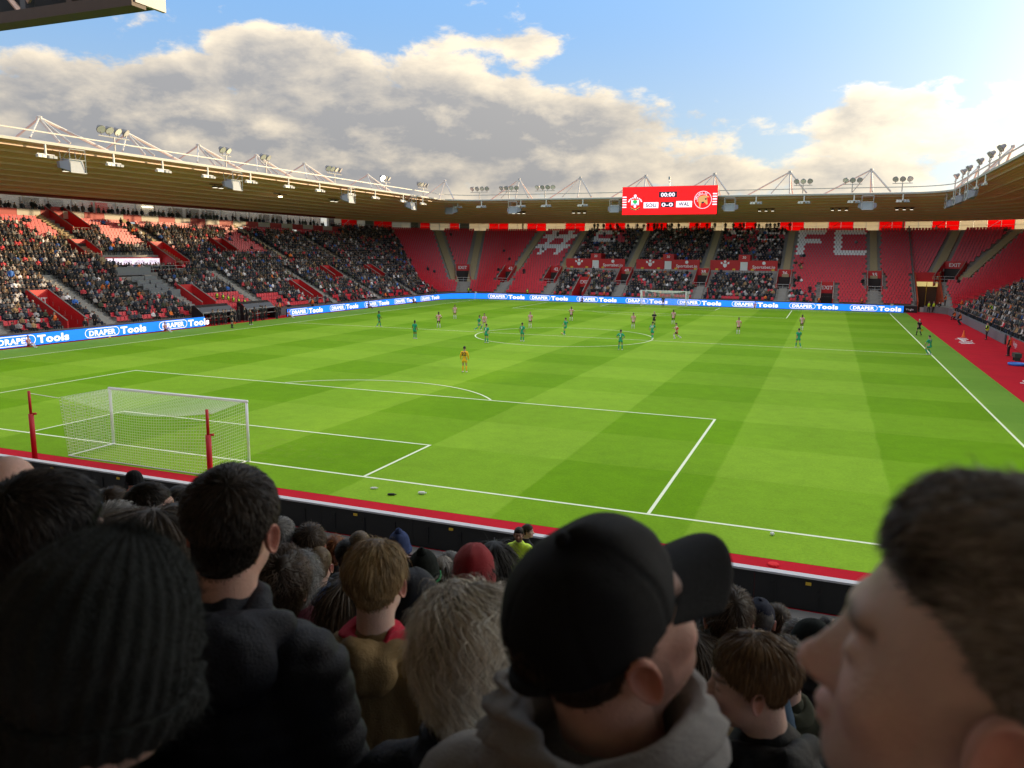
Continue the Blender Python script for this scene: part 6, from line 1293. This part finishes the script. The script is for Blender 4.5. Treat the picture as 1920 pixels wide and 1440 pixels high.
person('child in black hat with green stripe and bobble', 794, 1030, 5.0, -15, 6, 0, hat=('beanie', fabric('black_wool', (.015, .02, .018), .95), dict(low=-.2, cuff=.10, ribs=30, amp=.001, bobble=fabric('black_wool', (.015, .02, .018), .95)), K_grn), coat=(C_olv, 'plain', 'collar'), top=.15)
person('child in cream knitted hat among dark coats', 831, 1044, 5.4, -25, 0, 0, hat=('beanie', K_wht, dict(low=-.25, cuff=.2, ribs=16, amp=.004)), hair=H_lbr, nhair=1200, coat=(C_olv, 'plain'), scl=.86, top=.15)
person('grey-haired person beyond the cream knitted hat', 844, 1036, 6.0, -30, 0, 0, hair=H_gm, nhair=1500, coat=(C_char, 'plain'))
person('person in blue patterned hat close to the black board', 748, 995, 7.0, -25, 0, 0, hat=('beanie', K_blu, dict(low=-.2, cuff=.2, ribs=30, amp=.001, bobble=K_blu)), coat=(C_nav, 'plain'), top=.15)
person('balding man with cropped fair hair before the black board', 674, 995, 6.0, -30, 0, 0, skin='tan', hair=H_crew, nhair=1500, coat=(C_blk, 'plain'))
person('dark-haired person between the crew-cut boy and the balding man', 650, 1012, 6.0, -30, 0, 0, hair=H_short, nhair=1500, coat=(C_nav, 'plain'))
person('person with navy hood pulled up behind the tan-jacketed boy', 776, 1064, 2.95, -20, -8, 0, hat=('beanie', C_nav, dict(low=-.75, cuff=0, ribs=3, amp=.004, slouch=.02, tilt=.5)), coat=(C_nav, 'plain', 'collar'), top=.16)
person('boy with crew cut in bright blue jacket', 597, 1025, 4.9, -20, 0, 0, hair=H_crew, nhair=2500, coat=(C_blue, 'puffer', 'collar'), scl=.92)
person('grey-haired man with pale collar beside the raised ear', 524, 972, 5.0, -15, 0, 0, hair=H_gm, nhair=N1, coat=(C_blk, 'plain', 'collar'))
person('man with thick dark brown hair against the black board', 580, 985, 5.0, -28, 0, 0, hair=H_br, nhair=N1, coat=(C_blk, 'plain', 'collar'))
person('child with ginger hair against the black board', 627, 1008, 7.2, -30, 0, 0, hair=H_red, nhair=1500, coat=(C_blk, 'plain'), scl=.9)
person('woman with curly dark brown hair by the hooded black jacket', 524, 1028, 3.1, -25, -4, 0, hair=H_crl, nhair=4500, coat=(C_mar, 'plain'), top=.16)
person('grey-haired woman beside the curly dark hair', 560, 1044, 4.4, -25, 0, 0, hair=dict(H_grey, col=(.22, .21, .2), col2=(.42, .41, .4), len=(.06, .08)), nhair=2500, coat=(C_mar, 'plain'))
person('dark-haired man turned in profile, chin raised', 282, 905, 4.1, 48, 4, 0, skin='ruddy', o=dict(stub=.5), hair=H_short, nhair=N1, coat=(C_blk, 'plain', 'collar'))
person('grey-haired man in front of the profiled dark-haired man', 214, 940, 3.3, -5, -4, 0, hair=dict(H_gm, len=(.03, .05), vol=.02), nhair=N1, coat=(C_olv, 'plain', 'collar'), top=.15)
person('woman with smooth brown bobbed hair', 276, 948, 2.35, 10, -6, 0, hair=dict(H_lbr, vol=.02), nhair=6000, coat=(C_blk, 'plain', 'collar'), top=.158)
person('brown-haired man low by the black board, near the orange vest', 212, 916, 6.2, 0, 0, 0, hair=H_br, nhair=1500, coat=(C_char, 'plain'))
person('person in pale grey knitted hat by the black board', 193, 917, 6.8, -20, 0, 0, hat=('beanie', K_gry, dict(low=-.2, cuff=.2)), coat=(C_blk, 'plain'), top=.15)
person('person in blue woolly hat by the black board', 164, 928, 6.0, -20, 0, 0, hat=('beanie', K_blu, dict(low=-.2, cuff=.2)), coat=(C_blk, 'plain'), top=.15)
person('person in black bobble hat by the black board', 166, 918, 8.2, -20, 0, 0, hat=('beanie', K_cap, dict(low=-.2, cuff=.2, bobble=K_cap)), coat=(C_blk, 'plain'), top=.15)
person('dark-haired person hidden behind the black-jacketed man', 336, 912, 4.6, -20, 0, 0, hair=H_short, nhair=1500, coat=(C_blk, 'plain', 'collar'))
person('person with dark bobbed hair below the profiled man', 326, 950, 3.4, -20, 0, 0, hair=H_lng, nhair=2500, coat=(C_blk, 'plain'))
person('woman with auburn hair tucked behind the black-jacketed man', 352, 1010, 2.5, -25, 0, 0, hair=dict(H_red, col=(.16, .05, .02), len=(.14, .18), flow='down', lift=.12), nhair=2500, coat=(C_blk, 'plain'))
person('person in dark hood beyond the tan-jacketed boy', 650, 1090, 3.0, -25, 0, 0, hair=H_lbr, nhair=2500, coat=(C_mar, 'plain'), scl=.9)
person('person with long brown hair below the black baseball cap', 1300, 1190, 3.2, -10, 0, 0, hair=H_lbr, nhair=2500, coat=(C_blk, 'plain'))
person('person in dark padded coat beside the striped woolly hat', 1475, 1200, 3.6, -30, 0, 0, hair=H_br, nhair=2000, coat=(C_olv, 'plain', 'collar'), scl=.95)
person('dark-coated spectator before the grey-haired couple', 700, 1030, 6.8, -25, 0, 0, hair=H_short, nhair=1200, coat=(C_nav, 'plain'))
# stewards down at the front of the rows
person('bearded steward in bright yellow vest facing the crowd', 973, 989, 14.0, 165, 0, 0, o=dict(stub=.9), skin='tan', hair=H_short, nhair=800, coat=(M_hvy, 'plain', dict(sw=1.0)), bodyface=170)
person('dark-haired companion behind the yellow-vested steward', 990, 984, 15.0, 75, 0, 0, skin='fair', hair=H_br, nhair=800, coat=(C_blk, 'plain'))
person('steward in black hat and orange vest by the black board', 252, 882, 12.2, 60, 0, 0, skin='fair', hat=('beanie', K_cap, dict(low=-.2, cuff=.2)), coat=(M_hvo, 'plain'), top=.15)
# red tag on the grey scarf
tg = cm[3]-cm[4]+np.array((.03, -.150, -.055)); mb = MB(); mb.box(tg, (.062, .004, .013), rz=.1); mb.build('red_tag', C_scr, cm[0])
